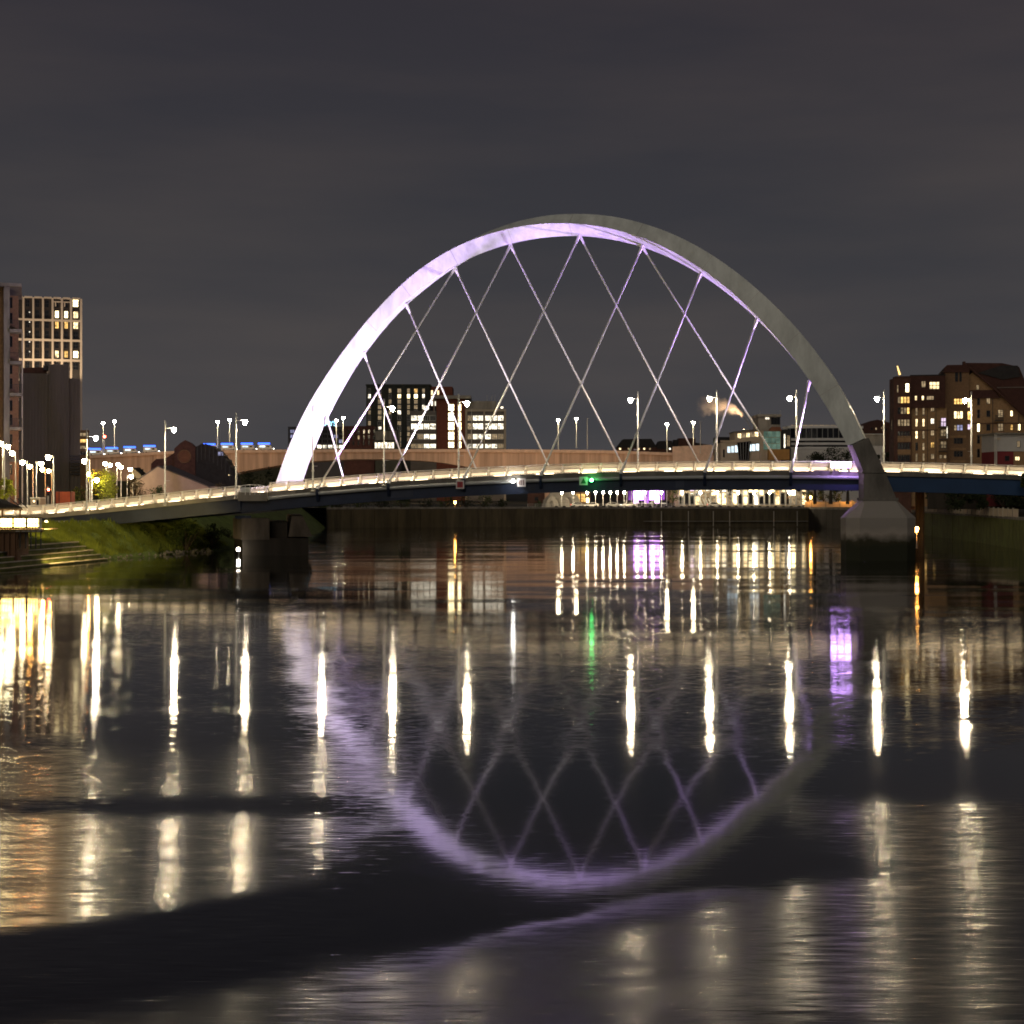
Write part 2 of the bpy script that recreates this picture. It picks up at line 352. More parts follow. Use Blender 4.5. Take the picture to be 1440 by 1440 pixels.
# grass blades on the lit bank
gb = MB()
for i in range(26000):
    q = RND.uniform(1.0, 4.99); k = int(q); a = Vector(toe[k]).lerp(Vector(toe[k + 1]), q - k); c = Vector(inn[k]).lerp(Vector(inn[k + 1]), q - k)
    f = RND.uniform(.12, 1); p = a.lerp(c, f); z = -0.4 + 6.0 * f ** 0.9; h = RND.uniform(.15, .55) * (1 + .8 * (math.sin(p.y * .9 + p.x) > .6)); dx = RND.uniform(-.2, .2); wv = RND.uniform(.04, .09)
    gb.add([(p.x - wv, p.y, z - .2), (p.x + wv, p.y, z - .2), (p.x + dx, p.y + RND.uniform(-.15, .15), z + h)], [(0, 1, 2)])
tag(gb.build('grass', mat('grass_blade', (0.15, 0.18, 0.026), 0.9, 0.55, 0.35)), 'rough green grass lit yellow on the bank beside the boardwalk', 'grass', kind='stuff')

# ================================================================== THE ARCH BRIDGE
BE = math.atan(271 / 2200); u = Vector((math.cos(BE), -math.sin(BE))); v = Vector((math.sin(BE), math.cos(BE)))
A0 = Vector((271 / 2200 * 244, 244.0)); WD = 19.5
def tpx(px, off=0.0):
    a = A0 + v * off; k = (px - 720) / F
    return (k * a.y - a.x) / (u.x - k * u.y)
prof = [(43, 724), (121, 716.5), (200, 710.3), (233, 707.6), (260, 704.8), (332, 695.5), (379, 689.8), (430, 685.7), (480, 682), (538, 679), (642, 673.4), (730, 668.8), (757, 667.6), (850, 664), (940, 662), (1025, 661.5), (1100, 661.8), (1200, 662.7), (1244, 664), (1340, 666), (1440, 668.2)]
_t, _z = [], []
for px, py in prof:
    t_ = tpx(px); Y_ = (A0 + u * t_).y; _t.append(t_); _z.append(wz(py, Y_))
pf = np.polyfit(_t, _z, 5)
def zc(t_):
    t_ = min(max(t_, -112), 58); return float(np.polyval(pf, t_))
def D(t_, off, z): p = A0 + u * t_ + v * off; return Vector((p.x, p.y, z))
T0, TL, TR, T1 = tpx(48), tpx(341), tpx(1234), 62.0
br = thing('arch_bridge', 'road bridge with a leaning white steel arch and crossed hanger bars lit violet', 'bridge', D(0, WD / 2, 0))
def dsweep(t0, t1, sec, step=3.0):
    """sweep a cross-section [(offset, dz)] along the deck line"""
    k = max(2, int(abs(t1 - t0) / step)); m_ = MB()
    m_.loft([[D(t0 + (t1 - t0) * i / k, o, zc(t0 + (t1 - t0) * i / k) + dz) for o, dz in sec] for i in range(k + 1)]); return m_
def rect(o0, o1, z0, z1): return [(o0, z0), (o1, z0), (o1, z1), (o0, z1)]
dsweep(T0 - 14, T1, rect(0.5, WD - 0.5, -0.75, -0.22)).build('deck_slab', CONC_D, br)
dsweep(T0 - 14, T1, rect(4.2, WD - 4.2, -0.215, -0.20)).build('road_surface', ASPH, br)
for o0, o1 in ((0.6, 4.1), (WD - 4.1, WD - 0.6)): dsweep(T0 - 14, T1, rect(o0, o1, -0.21, -0.07)).build('footway', PAVE, br)
for o in (4.5, WD - 4.7): dsweep(T0 - 14, T1, rect(o, o + .15, -0.196, -0.190)).build('edge_marking', LINEW, br)
for i in range(int((T1 - T0) / 6)):
    for o in (WD / 2 - 2.8, WD / 2 + 2.8):
        dsweep(T0 + i * 6, T0 + i * 6 + 2.4, rect(o, o + .15, -0.196, -0.190), 1.2).build('lane_marking', LINEW, br)
dsweep(T0 - 14, T1, rect(WD / 2 - .15, WD / 2 + .15, -0.196, -0.188)).build('centre_marking', LINEW, br)
# edge beams (in bays, so the joints show)
tj = T0 - 14
while tj < T1 - 1:
    te = min(tj + 11.6, T1)
    dsweep(tj + .03, te - .03, rect(0, 0.5, -0.68, 0.0)).build('edge_beam', CONC_D if tj > TL else CONC, br)
    dsweep(tj + .03, te - .03, rect(WD - .5, WD, -0.68, 0.0)).build('edge_beam', CONC_D, br)
    tj = te
# girders
dsweep(T0, TL - .4, rect(0.25, 1.0, -2.75, -0.70)).build('approach_girder', SLATE, br)
dsweep(T0, TL - .4, rect(WD - 1.0, WD - .25, -2.75, -0.76)).build('approach_girder', SLATE, br)
dsweep(TL - .4, TR, rect(0.55, 1.2, -2.85, -1.15)).build('main_girder', NAVY, br)
dsweep(TL - .4, TR, rect(0.45, 1.35, -2.98, -2.852)).build('girder_flange', NAVY, br)
FL_ = [(-0.30 + 0.32 * math.cos(a), -0.98 + 0.32 * math.sin(a)) for a in [i * math.pi / 5 for i in range(10)]]
dsweep(tpx(376), TR, [(o + .45, z) for o, z in FL_]).build('edge_tube', mat('pale_tube_paint', (0.42, 0.43, 0.42), 0.4, 0.15, 0.3), br, smooth=True)
dsweep(TL - .4, TR, rect(WD - 1.2, WD - .55, -2.85, -0.76)).build('main_girder', NAVY, br)
dsweep(TR + .02, T1, rect(0.3, 1.0, -3.05, -0.70)).build('approach_girder', BLUE, br)
dsweep(TR + .02, T1, rect(WD - 1.0, WD - .3, -3.05, -0.76)).build('approach_girder', BLUE, br)
for tt in np.arange(TL + 4, T1, 6.0):
    dsweep(tt, tt + .4, rect(1.25, WD - 1.25, -2.3, -0.77), .4).build('cross_beam', NAVY, br)
for tt in np.arange(T0 + 4, TL - 2, 6.0):
    dsweep(tt, tt + .4, rect(1.05, WD - 1.05, -2.1, -0.77), .4).build('cross_beam', SLATE, br)
# graffiti-like pale scuffs and splice plates on the girder
for a_, b_ in ((548, 580), (735, 752), (950, 962)):
    dsweep(tpx(a_), tpx(b_), rect(0.50, 0.549, -2.6, -1.4), 2).build('splice_plate', SLATE, br)
# parapets: leaning fin posts, mesh panels, handrail, and light strips added behind to make them glow
PANEL = bpy.data.materials.new('perforated_parapet_panel'); PANEL.use_nodes = True
t = PANEL.node_tree; n = t.nodes.new; l = t.links.new; b = t.nodes['Principled BSDF']
b.inputs['Base Color'].default_value = (0.55, 0.52, 0.46, 1); b.inputs['Roughness'].default_value = 0.5
tr = n('ShaderNodeBsdfTransparent'); tl = n('ShaderNodeBsdfTranslucent'); tl.inputs[0].default_value = (0.6, 0.56, 0.5, 1)
m1 = n('ShaderNodeMixShader'); m2 = n('ShaderNodeMixShader'); m1.inputs[0].default_value = 0.6; m2.inputs[0].default_value = 0.86
l(b.outputs[0], m1.inputs[1]); l(tl.outputs[0], m1.inputs[2]); l(tr.outputs[0], m2.inputs[1]); l(m1.outputs[0], m2.inputs[2]); l(m2.outputs[0], t.nodes['Material Output'].inputs[0])
PAN2 = mat('parapet_steel', (0.66, 0.64, 0.60), 0.5, 0.1)
FIN = bpy.data.materials.new('frosted_glass_fin'); FIN.use_nodes = True
t = FIN.node_tree; n = t.nodes.new; l = t.links.new; b = t.nodes['Principled BSDF']; b.inputs['Base Color'].default_value = (.8, .79, .75, 1); b.inputs['Roughness'].default_value = .4
tl = n('ShaderNodeBsdfTranslucent'); tl.inputs[0].default_value = (.96, .95, .92, 1); m1 = n('ShaderNodeMixShader'); m1.inputs[0].default_value = .92
l(b.outputs[0], m1.inputs[1]); l(tl.outputs[0], m1.inputs[2]); l(m1.outputs[0], t.nodes['Material Output'].inputs[0])
def parapet(off, inward, t0, t1, bay):
    k = int((t1 - t0) / bay); st = (t1 - t0) / k; s = inward
    for i in range(k + 1):
        tt = t0 + i * st; z = zc(tt)
        pts = [(0.02, 0.0), (0.42, 0.0), (0.46, 0.35), (0.30, 1.0), (0.34, 1.42), (0.22, 1.50), (0.10, 1.46), (0.16, 1.0), (0.02, 0.4)]
        rings = [[D(tt + d_ + 0.16 * (h if s > 0 else -h), off + s * o, z + h) for o, h in pts] for d_ in (-0.17, 0.17)]
        MB().loft(rings).build('parapet_post', FIN, br)
    for i in range(k):
        ta, tb = t0 + i * st + .2, t0 + (i + 1) * st - .2
        if True:
            MB().add([D(ta, off + s * .26, zc(ta) + .14), D(tb, off + s * .26, zc(tb) + .14), D(tb, off + s * .26, zc(tb) + 1.28), D(ta, off + s * .26, zc(ta) + 1.28)], [(0, 1, 2, 3)]).build('parapet_panel', PANEL, br)
        m_ = MB()
        for zz in (0.14, 0.72, 1.28):
            m_.loft([[D(tq, off + s * o, zc(tq) + zz + dz) for o, dz in ((.23, -.03), (.29, -.03), (.29, .03), (.23, .03))] for tq in (ta - .1, tb + .1)])
        m_.build('parapet_rail', PAN2, br)
        if off < 5 or i % 2 == 0:
            m_ = MB(); tm = (ta + tb) / 2; hw = (tb - ta) / 2 - .1
            m_.loft([[D(tq, off + s * o, zc(tq) + dz) for o, dz in ((1.25, .12), (1.33, .12), (1.33, .62), (1.25, .62))] for tq in (tm - hw, tm + hw)])
            m_.build('parapet_fill_strip', FILLSTRIP, br)
    m_ = MB(); kk = max(4, k)
    m_.loft([[D(t0 + (t1 - t0) * i / kk, off + s * o, zc(t0 + (t1 - t0) * i / kk) + dz) for o, dz in ((.16, 1.46), (.30, 1.42), (.40, 1.46), (.40, 1.52), (.16, 1.52))] for i in range(kk + 1)])
    m_.build('handrail', HANG, br)
parapet(0.0, 1, T0 - 13, tpx(334), 2.35)
parapet(0.0, 1, tpx(378), tpx(1222), 2.9)
parapet(0.0, 1, tpx(1238), T1 - .5, 3.1)
parapet(WD, -1, T0 - 13, T1 - .5, 3.6)
# bowed refuge at the left pier: a wider concrete bay with its own curved guard
tA, tB = tpx(336), tpx(377)
MB().prism_z([tuple((A0 + u * tA + v * .45)), tuple((A0 + u * tA - v * .5)), tuple((A0 + u * tB - v * .5)), tuple((A0 + u * tB + v * .45))], zc(tA) - 1.0, zc(tB) - .05).build('refuge_slab', CONC, br)
m_ = MB()
arc = [(tA + (tB - tA) * i / 12, -0.35 - 0.25 * math.sin(math.pi * i / 12), 1.15 + 0.45 * math.sin(math.pi * i / 12) ** .5) for i in range(13)]
MB().tube([D(a, o, zc(tA) + h) for a, o, h in arc], .06, 6).build('refuge_rail', HANG, br)
MB().tube([D(a, o, zc(tA) + h * .55) for a, o, h in arc], .04, 6).build('refuge_rail', HANG, br)
for i in (1, 3, 5, 7, 9, 11):
    a, o, h = arc[i]; MB().tube([D(a, o, zc(tA) - .05), D(a, o, zc(tA) + h)], .05, 6).build('refuge_post', HANG, br)
MB().prism_z([tuple(A0 + u * (tA + .5) + v * .1), tuple(A0 + u * (tA + .5) - v * .3), tuple(A0 + u * (tA + 1.9) - v * .3), tuple(A0 + u * (tA + 1.9) + v * .1)], zc(tA), zc(tA) + 1.2).build('control_cabinet', WHITE, br)

# --- arch rib
P1 = A0 + u * tpx(410, WD + 3) + v * (WD + 3); P2 = A0 + u * tpx(1232, -3.2) + v * -3.2
dpl = (P2 - P1).normalized(); nf = Vector((dpl.y, -dpl.x, 0))         # horizontal normal facing the camera
if nf.y > 0: nf = -nf
def onplane(px, py):
    k = (px - 720) / F; s_ = (k * P1.y - P1.x) / (dpl.x - k * dpl.y); Y_ = P1.y + s_ * dpl.y
    return W(px, py, Y_)
outer = [(388, 690), (393.7, 676), (398, 659), (416.7, 611.6), (435, 573), (461, 530.6), (511, 460), (563, 404), (618, 361), (655, 338), (701, 318), (747, 307.5), (800, 301.3), (820, 301), (876, 308), (922, 321), (971, 343), (1014, 369), (1060, 404), (1105.6, 446.6), (1145, 491), (1176, 534), (1194, 570), (1216, 613), (1240, 662)]
inner = [(418, 690), (423, 674), (441, 627), (459.5, 582.6), (484, 540), (511, 498.5), (533, 468), (569.5, 430), (600, 402), (640, 376), (685.6, 355), (718, 345), (762, 335), (820, 330), (846, 333.5), (902, 346.6), (944, 362.5), (986, 385), (1026, 414), (1066, 450), (1106, 491), (1139, 537), (1167, 578), (1194, 628), (1210, 662)]
def ang(p): return math.atan2((700 - p[1]) / 400, (p[0] - 812) / 425)
oa = np.array([ang(p) for p in outer]); ia = np.array([ang(p) for p in inner])
th = np.linspace(ang((403, 684)), ang((1205, 622)), 110)
def fit(a_, pts, k): return np.polyfit(a_, [p[k] for p in pts], 9)
fo = [fit(oa, outer, k) for k in (0, 1)]; fi = [fit(ia, inner, k) for k in (0, 1)]
rings = []; RC = []
psx = [390, 470, 560, 640, 720, 810, 900, 1000, 1100, 1250]; psv = [2, 2, 4, 14, 31, 47, 60, 72, 82, 90]
for a in th:
    o_ = [float(np.polyval(q, a)) for q in fo]; i_ = [float(np.polyval(q, a)) for q in fi]
    cx, cy = (o_[0] + i_[0]) / 2, (o_[1] + i_[1]) / 2; c = onplane(cx, cy)
    wpx = math.hypot(o_[0] - i_[0], o_[1] - i_[1])
    RC.append((c, wpx * c.y / F, cx, Vector(o_), Vector(i_)))
for k, (c, wm_, cx, _o, _i) in enumerate(RC):
    T = (RC[min(k + 1, 109)][0] - RC[max(k - 1, 0)][0]).normalized()
    Nn = nf.cross(T); Nn = Nn if Nn.dot(Vector((P1.lerp(P2, .5).x, P1.lerp(P2, .5).y, 8)) - c) > 0 else -Nn
    ps = math.radians(np.interp(cx, psx, psv)); a_ = wm_ * float(np.interp(cx, [400, 600, 700, 810, 900, 1000, 1100, 1240], [.90, .92, .76, .72, .76, .86, .95, .97]))
    Bn = math.cos(ps) * nf + math.sin(ps) * Nn; An = -math.cos(ps) * Nn + math.sin(ps) * nf
    rings.append([c + a_ / 2 * (sb * Bn + sa * An) for sb, sa in ((1, 1), (1, -1), (-1, -1), (-1, 1))])
    RC[k] = RC[k] + (Bn, An, a_, T, Nn)
MB().loft(rings).build('arch_rib', WHITE, br)
for k in (2, 10, 18, 26, 33, 41, 49, 57, 66, 76, 84, 92, 101):                                    # welded segment joints, a few mm proud
    c, _, _, _, _, Bn, An, a_, T, Nn = RC[k]
    MB().loft([[c + T * d_ + (a_ / 2 + .012) * (sb * Bn + sa * An) for sb, sa in ((1, 1), (1, -1), (-1, -1), (-1, 1))] for d_ in (-.05, .05)]).build('rib_joint', GALV, br)
# --- hangers with their lugs
nodes = [(460, 588), (512, 497), (572, 429), (640, 377), (718, 345), (815, 331), (903, 347), (985, 386), (1064, 450), (1138, 537)]
farx = [487, 580, 676, 779, 882, 991, 1104]; nearx = [446, 546, 652, 760, 873, 991, 1112]
nearp = []
for px in nearx:
    t_ = tpx(px, -.15); nearp.append(D(t_, -.15, zc(t_) - .25))
def hanger(a, b_):
    d_ = (b_ - a).normalized()
    MB().tube([a + d_ * .5, b_ - d_ * .3], .14, 8).build('hanger_bar', HANG, br, smooth=True)
    MB().tube([a - d_ * .2, a + d_ * .6, a + d_ * 1.5], .32, 8, .155).build('hanger_socket', HANG, br)
    MB().tube([b_ - d_ * 2.2, b_ - d_ * .7, b_], .16, 8, .28).build('hanger_clevis', HANG, br)
for i in range(7):
    t_ = tpx(farx[i], WD + .15); hanger(onplane(*nodes[i]), D(t_, WD + .15, zc(t_) - .2))
    hanger(onplane(*nodes[i + 3]), nearp[i])
for p_, px in zip(nearp, nearx):                                          # outrigger brackets carrying the near hangers
    t_ = tpx(px, -.15); z = zc(t_)
    MB().loft([[D(t_ + d_, o, z + dz) for o, dz in ((.55, -.75), (.55, -2.3), (.2, -2.2), (-.45, -.9), (-.4, -.2), (0, -.2))] for d_ in (-.22, .22)]).build('hanger_bracket', NAVY, br)
    MB().loft([[D(t_ + d_, o, z + dz) for o, dz in ((-.5, -.2), (.1, -.2), (.1, .18), (-.35, .35))] for d_ in (-.16, .16)]).build('hanger_lug', HANG, br)
# --- right-hand leg and pier
YL = P2.y
leg = [(1195.5, 627), (1211, 664), (1211, 703), (1257.5, 703), (1241, 664), (1218, 616)]
ppoly(br, 'arch_leg', CONC_D, leg, YL, -1.7, 1.7)
pboxpx(br, 'leg_ledge', CONC_D, 1209, 663, 1242.5, 665.2, YL, -1.85, 1.85)
pboxpx(br, 'leg_ledge', CONC_D, 1209, 700, 1259, 704, YL, -1.95, 1.95)
def octo(x0, x1, y0, y1, c): return [(x0 + c, y0), (x1 - c, y0), (x1, y0 + c), (x1, y1 - c), (x1 - c, y1), (x0 + c, y1), (x0, y1 - c), (x0, y0 + c)]
xa, xb = wx(1187, YL), wx(1284, YL); za, zb = wz(728, YL), wz(703, YL)
pm = MB(); pm.loft([[(x, y, z) for x, y in octo(*q)] for q, z in (((xa, xb, YL - 3.2, YL + 4.2, 1.7), -2.0), ((xa, xb, YL - 3.2, YL + 4.2, 1.7), za), ((wx(1211, YL), wx(1257.5, YL), YL - 1.8, YL + 1.8, .3), zb))])
PIER = bpy.data.materials.new('tidal_pier_concrete'); _m['tidal_pier_concrete'] = PIER; PIER.use_nodes = True
t = PIER.node_tree; n = t.nodes.new; l = t.links.new; b = t.nodes['Principled BSDF']; b.inputs['Roughness'].default_value = .85
g = n('ShaderNodeNewGeometry'); s3 = n('ShaderNodeSeparateXYZ'); l(g.outputs['Position'], s3.inputs[0]); z1 = n('ShaderNodeTexNoise'); z1.inputs['Scale'].default_value = .5; z1.inputs['Detail'].default_value = 6
l(g.outputs['Position'], z1.inputs['Vector']); ad = n('ShaderNodeMath'); ad.operation = 'MULTIPLY_ADD'; l(z1.outputs['Fac'], ad.inputs[0]); ad.inputs[1].default_value = 2.2; l(s3.outputs['Z'], ad.inputs[2])
mr = n('ShaderNodeMapRange'); mr.inputs[1].default_value = 1.5; mr.inputs[2].default_value = 8.5; l(ad.outputs[0], mr.inputs[0]); cr = n('ShaderNodeValToRGB'); l(mr.outputs[0], cr.inputs[0])
cr.color_ramp.elements[0].position = .24; cr.color_ramp.elements[0].color = (.022, .024, .010, 1); cr.color_ramp.elements[1].position = .95; cr.color_ramp.elements[1].color = (.34, .31, .27, 1)
for p_, c_ in ((.36, (.04, .036, .016, 1)), (.41, (.15, .135, .105, 1)), (.52, (.40, .35, .30, 1)), (.65, (.32, .29, .25, 1))): k_ = cr.color_ramp.elements.new(p_); k_.color = c_
l(cr.outputs[0], b.inputs['Base Color'])
pm.build('arch_pier', PIER, br)
# --- left pier under the deck: near column, dark recess, flared thrust block of the arch's far foot
PIERB = mat('stained_brown_concrete', (.105, .085, .066), .9, .5, .5, (1, 1, .3), bump=.25)
def pier_block(x0, x1, ytop, o0, o1, name, m, zbot=-2.0):
    ta, tb = tpx(x0), tpx(x1); Yq = (A0 + u * ta).y; zt = wz(ytop, Yq)
    q = [D(tpx(x0, o0), o0, 0), D(tpx(x1, o0), o0, 0), D(tpx(x1, o1) - .6, o1, 0), D(tpx(x0, o1) - 1.5, o1, 0)]
    return MB().loft([[(p.x, p.y, z) for p in q] for z in (zbot, zt)]).build(name, m, br)
pier_block(340, 379, 729, 0.6, 7.0, 'pier_column', PIERB, zbot=2.55)
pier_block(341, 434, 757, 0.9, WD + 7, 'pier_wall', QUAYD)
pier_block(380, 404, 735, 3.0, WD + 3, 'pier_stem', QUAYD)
ta, tb = tpx(403), tpx(426); Yq = (A0 + u * ta).y
MB().loft([[D(ta, 1.2, wz(755, Yq)), D(tpx(437), 1.2, wz(755, Yq)), D(tpx(437, WD + 6), WD + 6, wz(755, Yq)), D(tpx(400, WD + 6), WD + 6, wz(755, Yq))], [D(ta + .3, 2.2, wz(726, Yq)), D(tb - .6, 2.2, wz(726, Yq)), D(tpx(422, WD + 5), WD + 5, wz(726, Yq)), D(tpx(404, WD + 5), WD + 5, wz(726, Yq))]]).build('thrust_block', PIERB, br)
pier_block(343, 353, 725, .7, 1.6, 'bearing', NAVY, wz(730, 252))
# abutments
MB().prism_z([tuple(A0 + u * (T0 - 16)), tuple(A0 + u * T0), tuple(A0 + u * T0 + v * WD), tuple(A0 + u * (T0 - 16) + v * WD)], -.5, zc(T0) - .78).build('abutment', CONC_D, br)
MB().prism_z([tuple(A0 + u * 59 + v * .5), tuple(A0 + u * 75 + v * .5), tuple(A0 + u * 75 + v * WD), tuple(A0 + u * 59 + v * WD)], 0, zc(59) - 3.1).build('abutment', CONC_D, br)
for px in (1291, 1296): MB().tube([D(tpx(px, 8), 8, -1), D(tpx(px, 8), 8, zc(30) - 2.9)], .45, 10).build('pier_leg', QUAYD, br)

# ------------------------------------------------------------------ floodlights of the arch
def spot(parent, p, q, power, size, col, rad=.3, blend=.4):
    sl = bpy.data.lights.new('flood_beam', 'SPOT'); sl.energy = power; sl.spot_size = math.radians(size); sl.spot_blend = blend; sl.color = col; sl.shadow_soft_size = rad
    o = bpy.data.objects.new('flood_beam', sl); C.objects.link(o); off = Vector((0, 0, 0)); r = parent
    while r is not None: off = off + r.location; r = r.parent
    o.parent = parent; o.location = Vector(p) - off; o.rotation_euler = (Vector(q) - Vector(p)).to_track_quat('-Z', 'Y').to_euler(); return o
VIO = (0.53, 0.29, 1.0); VIOW = (0.70, 0.51, 1.0)
VLENS = emit('violet_flood_lens', (0.62, 0.34, 1.0), 42)
def flood(px, off, label, nh, face):
    t_ = tpx(px, off); z = zc(t_)
    r = thing('floodlight', label, 'floodlight', D(t_, off, z), 0, 'floodlights that colour the arch')
    m_ = MB()
    for i in range(nh): m_.box(*(sum(([D(t_ + i * 1.05 - .06, off, 0)[j] - .05, D(t_ + i * 1.05 + .06, off, 0)[j] + .05] for j in (0, 1)), [])), z, z + .5)
    m_.build('stand', DARK, r)
    for i in range(nh):
        c = D(t_ + i * 1.05, off, z + .95); fd = (Vector(face) - c).normalized(); sd_ = fd.cross(Vector((0, 0, 1))).normalized(); up = sd_.cross(fd)
        MB().loft([[c + fd * d_ + q * (a * sd_ + e_ * up) for a, e_ in ((-1, -1), (1, -1), (1, 1), (-1, 1))] for d_, q in ((-.35, .25), (.0, .48), (.05, .48))]).build('housing', DARK, r)
        MB().loft([[c + fd * d_ + .44 * (a * sd_ + e_ * up) for a, e_ in ((-1, -1), (1, -1), (1, 1), (-1, 1))] for d_ in (.055, .075)]).build('lens', VLENS, r)
    return r, D(t_ + 1, off, z + 1.6)

fr, fp = flood(436, 2.0, 'violet floodlights on the deck at the foot of the white-lit end of the arch', 3, onplane(470, 560))
spot(fr, fp, onplane(545, 440), 58000, 62, VIOW, blend=.9); spot(fr, fp, onplane(650, 356), 105000, 34, VIO, blend=.9); spot(fr, fp, onplane(790, 322), 95000, 22, VIO, blend=.9)
fr3, fp3 = flood(560, 1.6, 'added violet-white floodlights on the deck near the second near hanger bar', 2, onplane(440, 600))  # second fixture added to brighten the lower rib evenly
spot(fr3, fp3, onplane(428, 620), 125000, 64, (.76, .60, 1.0), blend=.9); spot(fr3, fp3, onplane(640, 500), 45000, 85, (.86, .76, 1.0), blend=.9); spot(fr3, fp3, onplane(480, 525), 58000, 62, VIOW, blend=.9)
fr2, fp2 = flood(1173, -.42, 'violet floodlights glaring on the railing beside the concrete leg', 3, onplane(1040, 560) + Vector((0, -35, 0)))
spot(fr2, fp2, onplane(900, 340), 120000, 26, VIO); spot(fr2, fp2, onplane(1020, 420), 55000, 60, VIO, blend=.9); spot(fr2, fp2, onplane(880, 470), 45000, 80, (.82, .70, 1.0), blend=.9); spot(fr2, fp2, onplane(780, 330), 60000, 18, VIO)

spot(fr2, fp2 + Vector((.6, -2.0, .2)), D(tpx(1180), 0, zc(tpx(1180)) - .4), 1400, 120, VIO)  # extra spot added outboard to spread violet over the fascia
# ------------------------------------------------------------------ street lamps on the bridge
def make_lamp(name, label, cat, h, arm, lensm, group, head=.33, finial=1.3, r=.13, clips=True):
    """post at the origin, arm along +x"""
    o = thing(name, label, cat, (0, 0, 0), 0, group)
    MB().lathe([(r * 1.6, 0), (r * 1.6, .5), (r * 1.15, .6), (r * .75, h + finial)], 0, 0, 10).build('post', GALV, o, True, True)
    MB().lathe([(r * 2.3, 0), (r * 2.3, .08), (r * 1.7, .14)], 0, 0, 10).build('base_plate', GALV, o, True)
    if arm: MB().tube([(0, 0, h), (arm, 0, h + .06)], .06, 6).build('arm', GALV, o, True)
    if clips: MB().box(-.02, .8, -.03, .03, h * .32, h * .32 + .06).box(-.15, .15, -.15, .15, h * .25, h * .25 + .3).build('banner_clip', GALV, o, True)
    hd = MB().lathe([(.01, .30), (head * .35, .28), (head * .7, .14), (head * .75, .06)], 0, 0, 12).build('lamp_head', GALV, o, True, True); hd.location = (arm, 0, h)
    ln = MB().lathe([(head * .70, .10), (head * .95, -.05), (head, -.2), (head * .85, -.42), (head * .5, -.6), (.01, -.68)], 0, 0, 12).build('lens', lensm, hd, True, True)
    return o
ang_n = math.atan2((u * .8 + v * .6).y, (u * .8 + v * .6).x)
lamp0 = make_lamp('street_lamp', '', 'street lamp', 12.6, 1.5, LENS, 'tall lamps along the bridge')
NL = [(122, 'tall bridge lamp nearest the grain silo, its head just right of the post'), (232, 'tall bridge lamp standing in front of the tan gable building'),
      (332, 'tall bridge lamp beside the bowed refuge over the left pier'), (440, 'tall bridge lamp standing in front of the white-lit foot of the arch'),
      (540, 'tall bridge lamp in front of the dark green apartment tower'), (645, 'tall bridge lamp rising above the red square sign, before the brick stair tower')]
first = True
for px, lab in NL:
    t_ = tpx(px, -.12); p = D(t_, -.12, zc(t_) - .55)
    if first: lamp0.location = p; lamp0.rotation_euler = (0, 0, ang_n); lamp0['label'] = lab; first = False
    else: copy_tree(lamp0, p, ang_n, lab)
    MB().loft([[D(t_ + d_, o, zc(t_) + dz) for o, dz in ((0, -.25), (-.42, -.57), (-.42, -.68), (0, -.68))] for d_ in (-.4, .4)]).build('lamp_corbel', CONC, br)
for px, lab in [(897, 'tall bridge lamp on the far footway, first to the right of the green light'), (1008, 'tall bridge lamp on the far footway in front of the drifting steam plume'), (1120, 'tall bridge lamp on the far footway beside the last hanger bar'),
                (1243, 'tall bridge lamp just right of the concrete leg of the arch'), (1366, 'tall bridge lamp in front of the steep gabled brick flats')]:
    t_ = tpx(px, WD - .8); copy_tree(lamp0, D(t_, WD - .8, zc(t_) - .1), ang_n + math.pi, lab)

# ------------------------------------------------------------------ navigation signs and lights hung on the girder
def sign(px, py, label, kindf):
    t_ = tpx(px, -.55); p = D(t_, -.55, wz(py, (A0 + u * t_).y)); s_ = .66
    r = thing('navigation_sign', label, 'sign', p, -BE, 'navigation signs hung on the girder')
    MB().box(-s_, s_, -.04, .04, -s_, s_).build('sign_board', mat('sign_white', (.72, .68, .66), .5, .08), r, True)
    MB().box(-.05, .05, .05, .9, -.1, .1).build('sign_bracket', DARK, r, True)
    kindf(r)
RED = mat('sign_red', (.42, .05, .06), .5, .1); GREEN = mat('sign_green', (.02, .16, .06), .5, .1); BLK = mat('sign_maroon', (.10, .035, .035), .5, .1)
def red_f(r):
    MB().box(-.46, .46, -.06, -.041, -.46, .46).build('red_field', RED, r, True)
    for x in (-.08, .1): MB().box(x - .03, x + .03, -.068, -.061, -.35, .35).build('stripe', BLK, r, True)
def bars_f(r):
    for x in (-.26, .02, .32): MB().box(x - .07, x + .07, -.06, -.041, -.42, .42).build('bar', BLK, r, True)
    MB().box(-.52, -.40, -.06, -.041, -.25, .2).build('bar', BLK, r, True)
def tri_f(r): MB().prism_y([(-.46, -.42), (.46, -.42), (0, .46)], -.06, -.041).build('green_triangle', GREEN, r, True)
sign(647, 681.5, 'white-framed red square sign below a lamp post on the girder', red_f)
sign(733.5, 678.5, 'white sign with upright dark bars on the girder beside a white light', bars_f)
sign(820.5, 676.3, 'white sign with a green triangle on the girder beside a green light', tri_f)
def navlight(px, py, label, col, st):
    t_ = tpx(px, -.6); p = D(t_, -.6, wz(py, (A0 + u * t_).y))
    r = thing('navigation_light', label, 'light', p, -BE)
    MB().box(-.2, .2, .02, .7, -.25, .25).build('housing', DARK, r, True)
    MB().lathe([(.02, -.26), (.22, -.18), (.28, 0), (.22, .18), (.02, .26)], 0, -.1, 10).build('lens', emit(label[:12], col, st), r, True, True).location = (0, -.35, 0)
navlight(722, 676.5, 'white navigation light on the girder left of the barred sign', (1, .98, .92), 70)
navlight(832.3, 675.3, 'green navigation light on the girder right of the triangle sign', (.08, 1, .22), 40)

